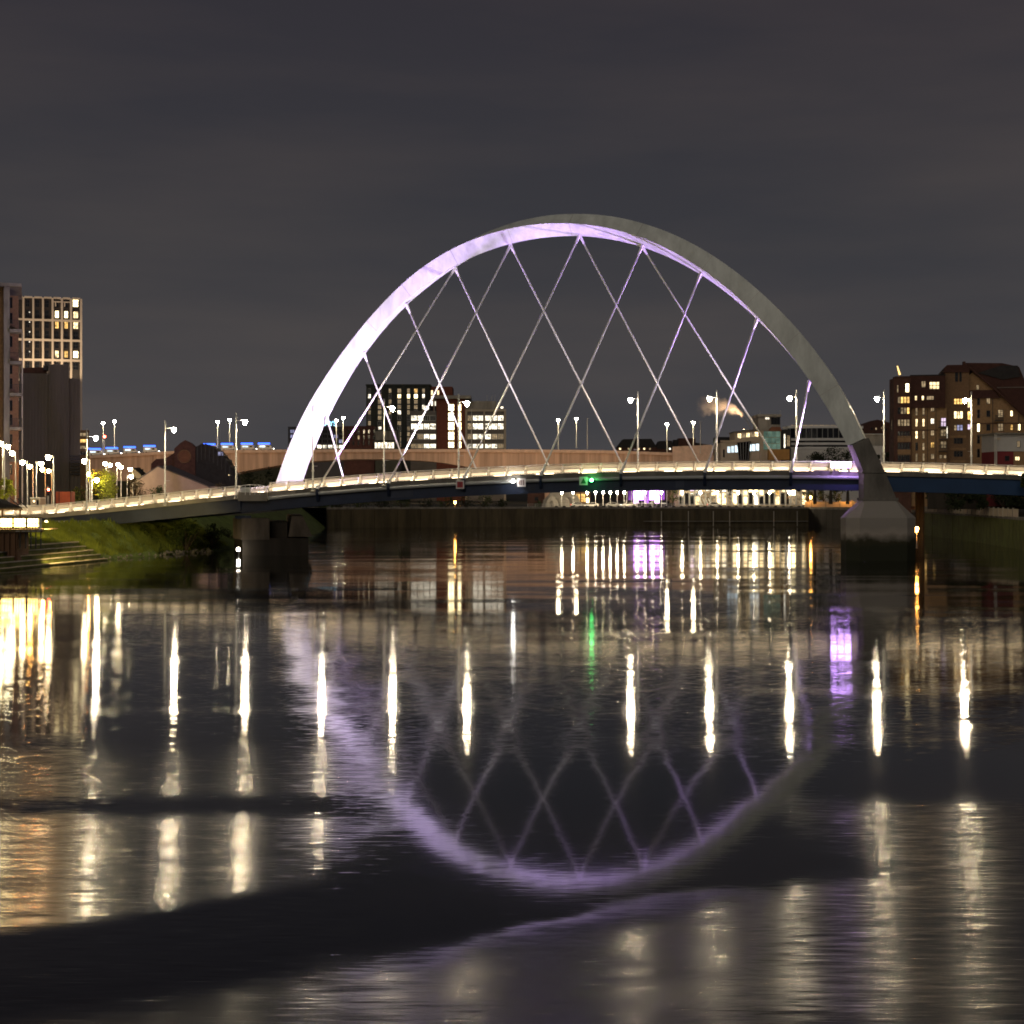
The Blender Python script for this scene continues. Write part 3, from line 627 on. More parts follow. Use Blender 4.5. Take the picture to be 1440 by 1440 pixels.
# ================================================================== MOTORWAY VIADUCT BEHIND
YK = 630.0
vd = thing('motorway_viaduct', 'long pinkish concrete box-girder motorway viaduct crossing behind the arch', 'viaduct', (wx(560, YK), YK, GZ))
par = [(60, 643), (125, 640.5), (190, 637), (240, 634.3), (340, 632.6), (430, 632), (560, 631.6), (700, 631.8), (790, 632.3), (860, 633.5), (920, 635.5), (985, 638), (1040, 640)]
sof = [(60, 678), (125, 676), (190, 676), (240, 677), (300, 673), (340, 663), (380, 656), (430, 649), (500, 645.5), (560, 646), (610, 649), (655, 656), (700, 664), (740, 672), (790, 675), (860, 668), (920, 663), (985, 660), (1040, 660)]
def interp(tab, x): return float(np.interp(x, [p[0] for p in tab], [p[1] for p in tab]))
def cy(x): return YK + ((x - 560) / 480) ** 2 * 16          # plan curve
xs = list(range(60, 1041, 14))
def vsweep(top, bot, o0, o1): return MB().loft([[(wx(x, cy(x)), cy(x) + o, z) for o, z in ((o0, wz(bot(x), cy(x))), (o1, wz(bot(x), cy(x))), (o1, wz(top(x), cy(x))), (o0, wz(top(x), cy(x))))] for x in xs])
vsweep(lambda x: interp(par, x) + 3.6, lambda x: interp(sof, x), 1.2, 22).build('box_girder', CONC_ST, vd)
vsweep(lambda x: interp(par, x) + 3.5, lambda x: interp(par, x) + 4.6, 0.4, 22.5).build('deck_edge', CONC_ST, vd)
for k in range(0, len(xs) - 2, 2):                           # parapet units
    sub = xs[k:k + 3]
    MB().loft([[(wx(x + d_, cy(x)), cy(x) + o, z) for o, z in ((0, wz(interp(par, x) + 3.9, cy(x))), (.4, wz(interp(par, x) + 3.9, cy(x))), (.4, wz(interp(par, x), cy(x))), (0, wz(interp(par, x), cy(x))))] for x, d_ in zip(sub, (.12, 0, -.12))]).build('parapet_unit', PARA, vd)
vsweep(lambda x: interp(par, x) + .4, lambda x: interp(par, x) + 3.5, 22, 22.4).build('far_parapet', PARA, vd)
for px in (258, 765, 960):
    pboxpx(vd, 'pier', CONC_ST, px - 16, interp(sof, px) - 2, px + 16, 712, cy(px), 4, 18)
m_ = MB(); rows = []
for k in range(5):
    rows.append([(wx(px, 700 + k * 12), 690 + k * 14 , GZ - .2 if k in (0,) else wz(663 + 5 * math.sin(px * .07 + k) - 2.2 * k + RND.uniform(-1.5, 1.5), 700)) for px in range(90, 470, 7)])
m_.loft(rows, cap=False, close=False).build('embankment_hill', mat('embankment_green', (.05, .052, .03), .95, .5, .12, bump=.3), smooth=True)['kind'] = 'structure'
# its lamps
ml0 = make_lamp('motorway_lamp', '', 'street lamp', 12.4, 0.0, LENSC, 'lamps along the motorway viaduct', head=.62, finial=-.1, r=.17, clips=False)
KL = [(145, 594.5, 'left of the close pair of motorway lamps beside the red light'), (161, 591.5, 'right of the close pair of motorway lamps near the tower with the white frame'),
      (306, 592.5, 'left of the close pair of motorway lamps above the dark round-windowed building'), (323, 590, 'right of the close pair of motorway lamps above the dark round-windowed building'),
      (473, 590.5, 'left of the close pair of motorway lamps right of the lit arch foot'), (482.5, 587, 'right of the close pair of motorway lamps right of the lit arch foot'),
      (785, 590, 'left of two motorway lamps standing against open sky below the crown'), (810.5, 588, 'right of two motorway lamps standing against open sky below the crown'),
      (938, 596, 'motorway lamp above the low dark roofs left of the steam plume'), (975, 593.5, 'motorway lamp at the left tip of the steam plume')]
for i, (px, py, lab) in enumerate(KL):
    p = Vector((wx(px, cy(px) + (3 if i % 2 == 0 else 12)), cy(px) + (3 if i % 2 == 0 else 12), 0)); p.z = wz(py, p.y) - 12.4
    if i == 0: ml0.location = p; ml0['label'] = lab
    else: copy_tree(ml0, p, 0, lab)
un = [(166, 606, 640), (663, 575, 632), (826, 588, 632), (985, 592, 638), (459.5, 597, 632), (504, 590, 632)]
for px, y0, y1 in un[1:5:2] + un[2:3]:
    o = thing('lighting_mast', 'thin unlit mast on the viaduct right of the lamp pair' if px == 826 else ('thin unlit mast on the viaduct beside the plume lamp' if px == 985 else 'thin unlit mast before the office penthouse'), 'mast', (wx(px, 640), 640, wz(y1, 640)))
    MB().lathe([(.16, 0), (.09, (y1 - y0) / F * 640)], 0, 0, 8).build('post', GALV, o, True)
    MB().tube([(0, 0, (y1 - y0) / F * 640 - .1), (.8, 0, (y1 - y0) / F * 640)], .05, 6).build('arm', GALV, o, True)
for px, lab in ((150, 'added orange fill light on the ground below the left end of the viaduct'), (215, 'added orange fill light on the ground behind the dark round-windowed hall'), (300, 'added orange fill light on the ground behind the curved roof'), (395, 'added orange fill light on the ground behind the arch foot'), (590, 'orange floodlight on the ground below the viaduct left of the barred sign'), (680, 'added orange fill light on the ground right of the red square sign'), (770, 'added orange fill light on the ground behind the tents'), (860, 'added orange fill light on the ground behind the parked cars'), (940, 'added orange fill light on the ground behind the violet kiosk')):  # unseen fill lights, added to brighten the viaduct face
    fl = thing('floodlight', lab, 'floodlight', (wx(px, 585), 585, GZ), 0, 'added fill lights washing the viaduct')
    MB().box(-.3, .3, -.05, .05, 0, .5).build('stand', DARK, fl, True)
    MB().box(-.45, .45, -.25, .2, .5, 1.0).build('housing', DARK, fl, True); MB().box(-.4, .4, .21, .24, .55, .95).build('lens', emit('viaduct_fill_lens', (1, .6, .3), 8), fl, True)
    spot(fl, (wx(px, 585), 585.4, GZ + 1), (wx(px, YK), YK, wz(645, YK)), 17000, 100, (1, .66, .36), .3, .7)
# line of ambulances added in place of a blue light trail on the viaduct
def make_ambulance():
    r = thing('ambulance', '', 'ambulance', (0, 0, 0), 0, 'ambulances added for the blue light trail on the viaduct')
    MB().prism_y([(-3.1, .5), (3.0, .5), (3.1, 1.2), (2.3, 1.5), (1.9, 2.2), (1.5, 2.75), (-3.1, 2.8)], -1.05, 1.05).build('body', mat('ambulance_white', (.7, .7, .66), .4, .08), r, True)
    MB().box(-2.4, -.2, -1.08, -1.06, 1.6, 2.2).build('side_window', WIN['cool'], r, True)
    MB().box(.4, 1.5, -1.08, -1.06, 1.6, 2.15).build('side_window', GLASSD, r, True)
    for x in (-1.9, 2.0): 
        for y in (-1.0, 1.0): MB().tube([(x, y - .12, .42), (x, y + .12, .42)], .42, 12).build('wheel', DARK, r, True)
    MB().box(-3.1, 1.5, -.8, .8, 2.82, 3.4).build('light_bar', emit('blue_beacon', (.035, .12, 1.0), 4.5), r, True)
    for y in (-.7, .7): MB().box(3.08, 3.14, y - .2, y + .2, .85, 1.15).build('headlight', emit('vehicle_headlight', (1, .95, .85), 12), r, True)
    return r
amb = make_ambulance()
for i, (px, lab) in enumerate([(136, 'blue-lit ambulance added for the light trail, nearest the left tower'), (160, 'blue-lit ambulance added for the light trail, under the left lamp pair'), (185, 'blue-lit ambulance added for the light trail, just right of the left lamp pair'), (213, 'blue-lit ambulance added for the light trail, left of the bridge lamp post'),
                               (297, 'blue-lit ambulance added for the light trail, behind the dark curved roof'), (322, 'blue-lit ambulance added for the light trail, under the middle lamp pair'), (350, 'blue-lit ambulance added for the light trail, right of the middle lamp pair'), (374, 'blue-lit ambulance added for the light trail, at the front of the line')]):
    Yv = cy(px) + 1.9; p = Vector((wx(px, Yv), Yv, wz(interp(par, px), Yv) - .95 + .35))
    if i == 0: amb.location = p; amb['label'] = lab
    else: copy_tree(amb, p, 0, lab)
# ================================================================== BUILDINGS
def bld(name, label, Y, px_mid, z=GZ, cat='building', group=None):
    return thing(name, label, cat, (wx(px_mid, Y), Y, z), 0, group)
def rows_of(r, xs_, ys_, w_, h_, Y, pick, nx=1, nz=1, frame=None):
    for i, x in enumerate(xs_):
        for j, y in enumerate(ys_):
            s_ = pick(i, j)
            if s_: winpx(r, x - w_ / 2, y - h_ / 2, x + w_ / 2, y + h_ / 2, Y, s_, nx, nz, frame)
def choice(*opts):
    tot = sum(w_ for _, w_ in opts); q = RND.uniform(0, tot)
    for s_, w_ in opts:
        q -= w_
        if q <= 0: return s_
    return opts[-1][0]
BASE = 716        # photo row safely below the visible foot of far buildings

# --- brown flats at the very left with corner balconies
Y = 300; r = bld('apartment_block', 'brown apartment block at the left edge with stacked corner balconies', Y, -10)
ppoly(r, 'wall', BRICK, [(-70, 400), (4, 400), (4, 712), (-70, 712)], Y, 1.5, 20)
pboxpx(r, 'corner_column', CONC_D, 4.5, 402, 12.5, 712, Y, 0.2, 2.2)
ppoly(r, 'rear_wall', BRICK, [(12.8, 412), (24, 412), (24, 712), (12.8, 712)], Y, 3.2, 14)
pboxpx(r, 'roof', CONC_D, -72, 397.5, 28.5, 402, Y, -.6, 21)
for y in (462, 507, 552, 600, 645): pboxpx(r, 'balcony_slab', CONC_D, 12.6, y, 30, y + 4.5, Y, -.3, 3.1)
pboxpx(r, 'balcony_post', CONC, 28.6, 466, 30.4, 712, Y, -.1, .25)
for y in (449, 495, 540, 588, 633):
    m_ = MB()
    for i in range(9): m_.box(wx(13 + i * 2, Y) - .03, wx(13 + i * 2, Y) + .03, Y - .25, Y - .19, wz(y + 13, Y), wz(y, Y))
    m_.box(wx(13, Y), wx(30, Y), Y - .27, Y - .17, wz(y + .5, Y), wz(y, Y)); m_.build('balcony_railing', DARK, r)
for y, s_ in ((425, 'dark'), (447, 'dim'), (480, 'dark'), (518, 'amber'), (539, 'amber'), (570, 'dark'), (590, 'dimcool'), (618, 'dark'), (660, 'dim')):
    winpx(r, 13.6, y - 6.5, 17.4, y + 6.5, Y + 3.2, s_, 1, 2)
    winpx(r, 18.6, y - 7.5, 23.4, y + 7.5, Y + 3.2, 'dark', 1, 1)
for y in (420, 465, 515, 560, 605): winpx(r, -6, y, -1, y + 14, Y + 1.5, 'dim' if y != 515 else 'amber', 1, 2)

r.rotation_euler.z = .30
# --- tower with a white frame grid
Y = 520; FR = mat('pale_frame_concrete', (0.62, 0.50, 0.38), 0.8, 0.08)
r = bld('tower_block', 'tall dark glass tower with a pale square frame and lit top right windows', Y, 60)
ppoly(r, 'wall', mat('dark_tower_glazing', (0.035, 0.025, 0.018), 0.5, 0.3, 0.3), [(2, 419), (112, 419), (112, BASE), (2, BASE)], Y, .9, 26)
cols = [(6.2, 8), (19.6, 22), (32.8, 35.4), (46, 48.6), (59, 61.8), (72, 74.8), (84.6, 87.6), (97, 100), (110.6, 113.6)]
for a, b_ in cols: pboxpx(r, 'frame_column', FR, a, 418.3, b_, BASE, Y, 0, 1.2)
rowsy = [(417, 419.4), (448.4, 451.2), (476.4, 479.4), (504.4, 507.6), (533, 536), (561, 564), (590, 593), (619, 622)]
for y0, y1 in rowsy:
    for (a0, a1), (b0, b1) in zip(cols[:-1], cols[1:]): pboxpx(r, 'frame_beam', FR, a1 + .02, y0, b0 - .02, y1, Y, .06, 1.1)
bays = [(a1, b0) for (a0, a1), (b0, b1) in zip(cols[:-1], cols[1:])]
lit = {(5, 1): 'hot', (6, 1): 'hot', (7, 1): 'warm', (5, 2): 'amber', (6, 2): 'amber', (7, 2): 'warm', (5, 5): 'warm', (6, 5): 'amber', (7, 5): 'hot', (0, 0): 'amber'}
for bi, (a, b_) in enumerate(bays):
    for k in range(7):
        yc = [427, 441.5, 456.5, 470, 484.5, 497.5, 514][k]
        s_ = lit.get((bi, k), 'dark')
        ww = 5.2 if bi < 7 else 7.0
        c_ = (a + b_) / 2 + (.6 if bi > 4 else 0)
        winpx(r, c_ - ww / 2, yc - 5, c_ + ww / 2, yc + 5, Y + .9, s_, 2, 2)
for y in (439.6, 453.4, 467.2, 481.2, 495):
    winpx(r, 42.4, y - 1, 44.4, y + 1, Y + .89, 'white', name='stair_light')
for a in (74, 86.5): pboxpx(r, 'terrace_beam', FR, a, 422.8, a + 10.5, 424.2, Y, .3, 1.0); pboxpx(r, 'terrace_post', FR, a + 2.6, 424.3, a + 4, 430, Y, .4, .8)
winpx(r, 101.5, 419.8, 110, 430.5, Y + .88, 'hot', 2, 1, name='terrace_window')
winpx(r, 8.5, 420, 18, 428, Y + .88, 'amber', 2, 1, name='terrace_window')

for lx in (-9, 7):  # unseen spots added to light the pale frame
    spot(r, (wx(60, Y) + lx, Y - 16, wz(548, Y)), (wx(60, Y) + lx * .8, Y, wz(462, Y)), 15000, 95, (1, .80, .56)); pboxpx(r, 'facade_fill_light', DARK, 60 + lx / Y * F - 1, 549, 60 + lx / Y * F + 1, 552, Y, -16.3, -15.7)
r.rotation_euler.z = .285
# --- dark corrugated grain silo
Y = 420; CORR = mat('corrugated_cladding', (0.21, 0.185, 0.155), 0.6, 0.28, 0.12, (1, 1, .15))
r = bld('grain_silo', 'tall windowless dark ribbed grain silo in front of the framed tower', Y, 70)
for a, b_, tp, y0 in ((29, 68.6, 525, 1.0), (68.8, 96, 512, 0), (96.2, 111.5, 531, .6)):
    ppoly(r, 'silo_body', CORR, [(a, tp), (b_, tp), (b_, 712), (a, 712)], Y, y0 + .5, y0 + 22)
    k = int((b_ - a) / 1.9)
    for i in range(k):
        x = a + (b_ - a) * i / k + .1
        pts = [(wx(x, Y), Y + y0 + .5), (wx(x + .5, Y), Y + y0 + .12), (wx(x + 1.2, Y), Y + y0 + .12), (wx(x + 1.7, Y), Y + y0 + .5)]
        MB().prism_z(pts, GZ, wz(tp + .6, Y)).build('rib', CORR, r)
ppoly(r, 'rooftop_plant', BRICKD, [(30, 516), (66, 514), (66, 525.2), (30, 525.2)], Y, 6, 14)
pboxpx(r, 'rooftop_plant', DARK, 61, 512.5, 68, 519, Y, 3, 9)
for i in range(7): pboxpx(r, 'louvre', DARK, 97, 640 + i * 4.2, 111, 642.4 + i * 4.2, Y, .05, .5)
pboxpx(r, 'loading_canopy', PALE, 90, 671, 119, 681, 400, -2, 6)
pboxpx(r, 'loading_canopy', CONC, 92, 664, 112, 668.5, 402, -1, 6)

r.rotation_euler.z = .29
# --- small ochre block between silo and viaduct
Y = 480; r = bld('office_block', 'small ochre office block squeezed between the silo and the viaduct', Y, 117)
pboxpx(r, 'wall', mat('ochre_brick', (.33, .19, .085), .85, .2, 1.0), 106, 608, 124.5, BASE, Y, .2, 12)
for y in (605, 613.5, 624.5, 632, 641): pboxpx(r, 'floor_slab', BRICKY, 105.5, y, 125.4, y + 2.6, Y, -.6, 12.2)
for y, s_ in ((611, 'dim'), (620, 'amber'), (629, 'dim'), (637.5, 'dark')): winpx(r, 111.5, y - 2.5, 124, y + 2.5, Y + .2, s_, 3, 1)

r.rotation_euler.z = .27
# --- dark curved-roof building with the round window, and the tan gable in front
Y = 400; r = bld('brick_warehouse', 'dark brick hall with a round blind window in its gable and a sloping curved roof', Y, 270)
ppoly(r, 'gable', BRICKD, [(246, 700), (246, 631), (254, 623.5), (261, 619), (268, 622.5), (275, 628.5), (275, 700)], Y, -1, 6)
c = W(260, 642, Y); m_ = MB()
m_.loft([[(c.x + q * math.cos(a), Y + d_, c.z + q * math.sin(a)) for a in [i * math.pi / 10 for i in range(20)]] for q, d_ in ((1.55, -1.02), (1.55, -1.12), (1.3, -1.12))]); m_.build('round_window', mat('round_window_infill', (.17, .075, .04), .8, .25, 1.0), r)
m_ = MB(); m_.loft([[(c.x + q * math.cos(a), Y - 1.13 - d_, c.z + q * math.sin(a)) for a in [i * math.pi / 10 for i in range(20)]] for q, d_ in ((1.5, 0), (1.62, .12), (1.75, 0))], cap=False); m_.build('window_surround', BRICK, r)
ppoly(r, 'hall', ROOFD, [(275.2, 700), (275.2, 629), (284, 623.6), (295, 626.5), (307, 634), (317, 646), (326, 662), (331, 678), (334, 700)], Y, -.6, 24)
for i in range(9):
    x = 277 + i * 5.6; ya = float(np.interp(x, [275, 284, 295, 307, 317, 326, 331], [629, 623.6, 626.5, 634, 646, 662, 678]))
    pboxpx(r, 'roof_rib', DARK, x, ya - .9, x + 1.4, ya + 22, Y, -.9, 24.3)
ppoly(r, 'side_hall', BRICKD, [(213, 700), (213, 652), (220, 645.5), (232, 645), (246, 636), (246, 700)], Y, 1, 14)
winpx(r, 305, 635, 313, 641, Y - .6, 'dimcool', 2, 1); winpx(r, 320, 667, 323, 669, Y - .6, 'warm')
r.rotation_euler.z = .12
Y = 345; r = bld('gabled_shed', 'tan rendered shed with a broad plain gable behind the bridge railing', Y, 245)
ppoly(r, 'gable', TAN, [(196, 712), (196, 674), (222, 656), (293, 684), (293, 712)], Y, 0, 1)
ppoly(r, 'roof', mat('grey_sheet_roof', (.10, .085, .075), .7, .2, .6), [(195, 674.8), (195, 673.2), (222, 655), (294.5, 683.6), (294.5, 685.2), (222, 656.4)], Y, -.3, 1.1)
MB().add([W(222, 655.2, Y + 1.1), W(294.5, 683.8, Y + 1.1), W(309, 683.8, Y + 14), W(240, 654, Y + 14)], [(0, 1, 2, 3)]).build('roof_slope', _m['grey_sheet_roof'], r)
pboxpx(r, 'side_wall', TAN, 293.2, 684, 306, 712, Y + 1.1, 0, 12)
r = bld('bridge_keeper_hut', 'small white gabled hut half hidden by trees beside the tan shed', 370, 188)
ppoly(r, 'gable', PALE, [(183, 712), (183, 669), (189, 659), (198, 667), (198, 712)], 370, 0, 5)
ppoly(r, 'roof', ROOFD, [(182, 669.5), (189, 657.6), (199.5, 667), (199.5, 668.4), (189, 659.3), (182, 671)], 370, -.4, 5.3)

# --- dark-green apartment tower behind the arch
Y = 800; GRN = mat('dark_green_cladding', (0.040, 0.043, 0.034), 0.7, 0.25, 0.3)
r = bld('apartment_tower', 'dark green apartment tower with vertical strips of windows behind the arch', Y, 560)
ppoly(r, 'wall', GRN, [(515, 542), (605, 542), (605, BASE), (515, BASE)], Y, 0, 22)
for i, x in enumerate((519.5, 534, 548.5, 561.5, 574.5, 584.8, 595.5)):
    for j in range(11):
        y = 546.5 + j * 7.6
        s_ = choice(('dim', 8), ('white', 1.4), ('amber', .9), ('dark', 5), ('warm', .4))
        if j in (1,) and i in (4, 5): s_ = 'hot'
        winpx(r, x - (2.6 if i % 2 else 1.9), y, x + (2.6 if i % 2 else 1.9), y + 6, Y, s_, 2, 1, GALV)
    pboxpx(r, 'pilaster', GRN, x + 3.6, 542.5, x + 7.6, BASE, Y, -.5, -.05)
pboxpx(r, 'parapet', GRN, 514.4, 540.4, 605.6, 542.6, Y, -.6, 22.4)
ppoly(r, 'brick_wing', mat('red_brick', (.20, .066, .042), .9, .25, 1.0), [(605.4, 543.5), (636, 543.5), (636, BASE), (605.4, BASE)], Y, 1.2, 20)
for i, x in enumerate((607.5, 611.8, 616.2)):
    for j in range(10): winpx(r, x - 1.4, 549 + j * 7.6, x + 1.4, 555.5 + j * 7.6, Y + 1.2, 'warm' if j in (0, 1) and i != 1 else choice(('dim', 3), ('dark', 3), ('white', 2)), 1, 1)
# --- office with the glowing brick stair tower
Y = 740; r = bld('office_building', 'office building with a glowing brick stair tower between banded lit window wings', Y, 640)
ppoly(r, 'stair_tower', _m['red_brick'], [(614, 561), (654, 561), (654, BASE), (614, BASE)], Y, 0, 16)
pboxpx(r, 'roof_canopy', CONC, 609, 556.5, 662, 560.8, Y, -2.5, 17); pboxpx(r, 'canopy_post', CONC, 610.3, 561, 611.6, 580, Y, -2, -1.5)
for y0, y1 in ((568, 578), (580, 592), (593.5, 605), (607, 619), (621, 630)):
    winpx(r, 630, y0, 639, y1, Y, 'hot', 2, 2); winpx(r, 643.6, y0, 648.6, y1, Y, 'hot', 1, 2)
OFW = mat('office_spandrel', (.17, .15, .13), .6, .2, .5)
ppoly(r, 'left_wing', OFW, [(577, 577.5), (613.6, 577.5), (613.6, BASE), (577, BASE)], Y, 1, 18)
ppoly(r, 'right_wing', OFW, [(655.4, 577.5), (710, 577.5), (710, BASE), (655.4, BASE)], Y, 1, 18)
for x0, x1 in ((654.3, 657), (708.8, 711.6), (680, 681.8)): pboxpx(r, 'wing_column', PALE, x0, 575.5, x1, BASE, Y, 0, 1.0)
pboxpx(r, 'wing_fascia', PALE, 657.2, 575.6, 708.6, 578.6, Y, .2, 1.0)
pboxpx(r, 'penthouse', CONC, 652, 563.5, 698, 575.4, Y, 3, 14)
for k, (y0, y1) in enumerate(((584, 592), (595, 604), (610, 618), (624, 630.5))):
    for i in range(4):
        winpx(r, 578 + i * 8.9, y0, 586.4 + i * 8.9, y1, Y + 1, 'white' if (k == 1 or RND.random() < .35) else choice(('dim', 2), ('dark', 2)), 3, 1, GALV)
    for i in range(3):
        winpx(r, 657.4 + i * 7.5, y0, 664.5 + i * 7.5, y1, Y + 1, 'white' if (i > 0 or k == 3) else 'dim', 3, 1, GALV)
        winpx(r, 682 + i * 8.9, y0, 690.5 + i * 8.9, y1, Y + 1, 'white' if k < 2 or i == 0 else choice(('white', 1), ('dim', 2)), 3, 1, GALV)
    pboxpx(r, 'spandrel', OFW, 577, y1 + 1, 613.4, y1 + 3.6, Y, .7, .99)
for x, h_ in ((685, 8), (691, 7), (696, 9)): MB().tube([W(x, 563.6, Y + 8), W(x, 563.6 - h_, Y + 8)], .08, 6).build('aerial', GALV, r)
winpx(r, 704, 571.5, 708, 574.5, Y - .3, 'white', name='roof_light'); pboxpx(r, 'sign_box', DARK, 595, 570, 604, 577, Y, 1.2, 3)
winpx(r, 595.4, 570.4, 603.6, 576.6, Y + 1.2, 'white', 3, 1)
# --- glazed bank offices with a blue sign, and red-brown block
Y = 700; r = bld('bank_office', 'dark glazed office behind the arch foot with a glowing blue roof sign', Y, 450)
pboxpx(r, 'wall', mat('dark_blue_glazing', (.018, .019, .03), .4, .3, .4), 405, 600, 484, BASE, Y, 0, 20)
cols_ = [408 + i * 7.6 for i in range(10)]
for j, y in enumerate((604, 611, 618, 625.5)):
    for i, x in enumerate(cols_): winpx(r, x, y, x + 6.6, y + 5.2, Y, ('white' if i > 4 and RND.random() < .75 else 'dim') if j == 3 else choice(('dark', 5), ('dimcool', 1.4)), 2, 1)
cu = bpy.data.curves.new('sign_letters', 'FONT'); cu.body = 'BARCLAYS'; cu.size = 3.0; cu.extrude = .12; cu.space_character = 1.02
tmp = bpy.data.objects.new('sign_letters_source', cu); C.objects.link(tmp); bpy.context.view_layer.update()
lm = bpy.data.meshes.new_from_object(tmp); bpy.data.objects.remove(tmp); bpy.data.curves.remove(cu)
so_ = bpy.data.objects.new('sign_letters', lm); C.objects.link(so_); so_.parent = r; lm.materials.clear(); lm.materials.append(emit('blue_sign_letters', (.30, .72, 1.0), 3.2))
so_.rotation_euler = (math.pi / 2, 0, 0); so_.location = Vector((wx(468.8, Y) - 13.1, Y - .3, wz(598.8, Y))) - r.location
pboxpx(r, 'sign_rail', DARK, 425, 599.2, 470, 599.9, Y, -.4, .5)
r = bld('red_brown_block', 'low red-brown office block left of the dark green tower', Y, 505)
pboxpx(r, 'wall', mat('red_brown_panel', (.075, .030, .025), .8, .3, .4), 484.6, 599.5, 527.5, BASE, Y, -3, 18)
for i in range(6):
    pboxpx(r, 'panel_pier', _m['red_brown_panel'], 485 + i * 7.2, 600, 488 + i * 7.2, 650, Y, -3.5, -3.05)
    for y in (604, 612, 620): winpx(r, 488.6 + i * 7.2, y, 491.6 + i * 7.2, y + 6, Y - 3, choice(('dark', 4), ('dim', 1)), 1, 1)
r = bld('glazed_pavilion', 'low brightly glazed pavilion below the dark green tower', 690, 541)
pboxpx(r, 'wall', GRN, 527.8, 604, 560, BASE, 690, 0, 12); pboxpx(r, 'upper_panel', CONC_D, 528, 606, 558, 619, 690, -.3, 0)
for i in range(6): winpx(r, 527 + i * 4.6, 622, 531 + i * 4.6, 630.5, 690, 'white', 2, 1, GALV)
# lit riverside block glimpsed under the viaduct
r = bld('riverside_block', 'dark riverside block with strips of lit windows seen under the viaduct', 760, 480)
pboxpx(r, 'wall', GRN, 425, 641, 565, BASE, 760, 0, 14)
for i in range(14): winpx(r, 428 + i * 4.4, 650.5 + (i % 3) * .6, 431 + i * 4.4, 656, 760, choice(('white', 3), ('dim', 2), ('dark', 1)), 2, 1)
for x in (481, 491, 500, 508, 528, 532, 546): winpx(r, x, 662 if x < 515 else 650, x + 3.6, 666 if x < 515 else 653, 760, choice(('amber', 2), ('warm', 2), ('white', 1)))
# --- low dark roofs
Y = 800; r = bld('low_house_terrace', 'low dark hipped-roof houses on the skyline right of the middle', Y, 900)
ppoly(r, 'roof', ROOFD, [(868, 629), (877, 617.5), (916, 617), (924, 629)], Y, 0, 14); pboxpx(r, 'wall', BRICKD, 868, 629.2, 924, BASE, Y, .5, 13)
ppoly(r, 'roof', ROOFD, [(922, 631), (928, 620), (945, 619.5), (950, 631)], Y, 2, 14); pboxpx(r, 'wall', BRICKD, 923, 631.2, 990, BASE, Y, 2.5, 13)
pboxpx(r, 'tower_room', BRICKD, 955.5, 616, 979, 640, Y, 3, 12); pboxpx(r, 'roof', ROOFD, 949, 618, 956, 640, Y, 5, 12); ppoly(r, 'roof', ROOFD, [(979.2, 640), (979.2, 622), (1003, 626), (1003, 640)], Y, 4, 14)
for x, s_ in ((872, 'warm'), (884, 'dim'), (898, 'warm'), (906, 'warm'), (914, 'dim'), (942, 'white')): winpx(r, x - 1.4, 629.8, x + 1.4, 632.6, Y + .4, s_)
r = bld('ramp_wall', 'pinkish concrete ramp wall rising beside the viaduct end', 660, 975)
ppoly(r, 'wall', PARA, [(946, 640), (946, 628), (1000, 625.5), (1012, 634), (1012, 660), (946, 660)], 640, 0, 1.5)
# --- cream studio building with the tower and green glass
Y = 520; CRM = mat('cream_stone', (.56, .46, .33), .85, .12, .5)
r = bld('studio_building', 'cream stone building with a stair tower, green glass bay and orange box', Y, 1050)
ppoly(r, 'wall', CRM, [(1013.5, 712), (1013.5, 622.5), (1066.5, 613.5), (1073, 613.5), (1073, 712)], Y, 0, 18)
pboxpx(r, 'roof_edge', CRM, 1013, 619.4, 1067.6, 621.6, Y, -.6, -.05)
ppoly(r, 'attic', CRM, [(1035, 620), (1035, 607.6), (1066.6, 604.6), (1066.6, 614)], Y, 3, 15)
ppoly(r, 'attic_roof', CONC_D, [(1034, 608), (1034, 606.2), (1067, 603), (1067, 604.4)], Y, 2.2, 15.5)
for i in range(5): winpx(r, 1037 + i * 6, 609.4 - i * .5, 1042.4 + i * 6, 616.5 - i * .6, Y + 2.99, 'dim' if i % 2 else 'warm', 2, 1, GALV)
for i in range(3): winpx(r, 1022.6 + i * 5.3, 627.6 - i * .7, 1027.5 + i * 5.3, 637 - i * .3, Y, 'cool', 1, 1, GALV)
for i in range(3): winpx(r, 1052 + i * 5.3, 624.8 - i * .5, 1056.9 + i * 5.3, 634.6 - i * .3, Y, 'cool', 1, 1, GALV)
ppoly(r, 'glazed_bay', GLASSD, [(1038.5, 647), (1036, 622.8), (1055, 620.4), (1052.5, 647)], Y, -1.2, -.02)
for i in range(5): MB().tube([W(1036.8 + i * 4.2, 623 - i * .5, Y - 1.3), W(1039 + i * 3.2, 647, Y - 1.3)], .07, 4).build('mullion', GALV, r)
pboxpx(r, 'side_pier', CRM, 1067.2, 606, 1073, 650, Y, -1, 0); winpx(r, 1016.8, 632, 1019, 643, Y, 'dark')
pboxpx(r, 'tower', CONC, 1067, 586, 1098, 606, Y, 1, 12); pboxpx(r, 'tower_roof', CONC, 1065.6, 582.4, 1099, 585.8, Y, .2, 13)
winpx(r, 1076, 586.6, 1082, 590, Y + 1, 'white', 2, 1); winpx(r, 1084, 587, 1097, 597, Y + 1, 'dark', 3, 1)
ppoly(r, 'stair_roof', mat('terracotta_panel', (.26, .11, .06), .8, .2), [(1080, 606.5), (1085, 600.5), (1097, 600.4), (1099, 606.5)], Y, -.6, .9)
GRG = emit('green_glass_glow', (.45, .72, .55), .22, .5, .4)
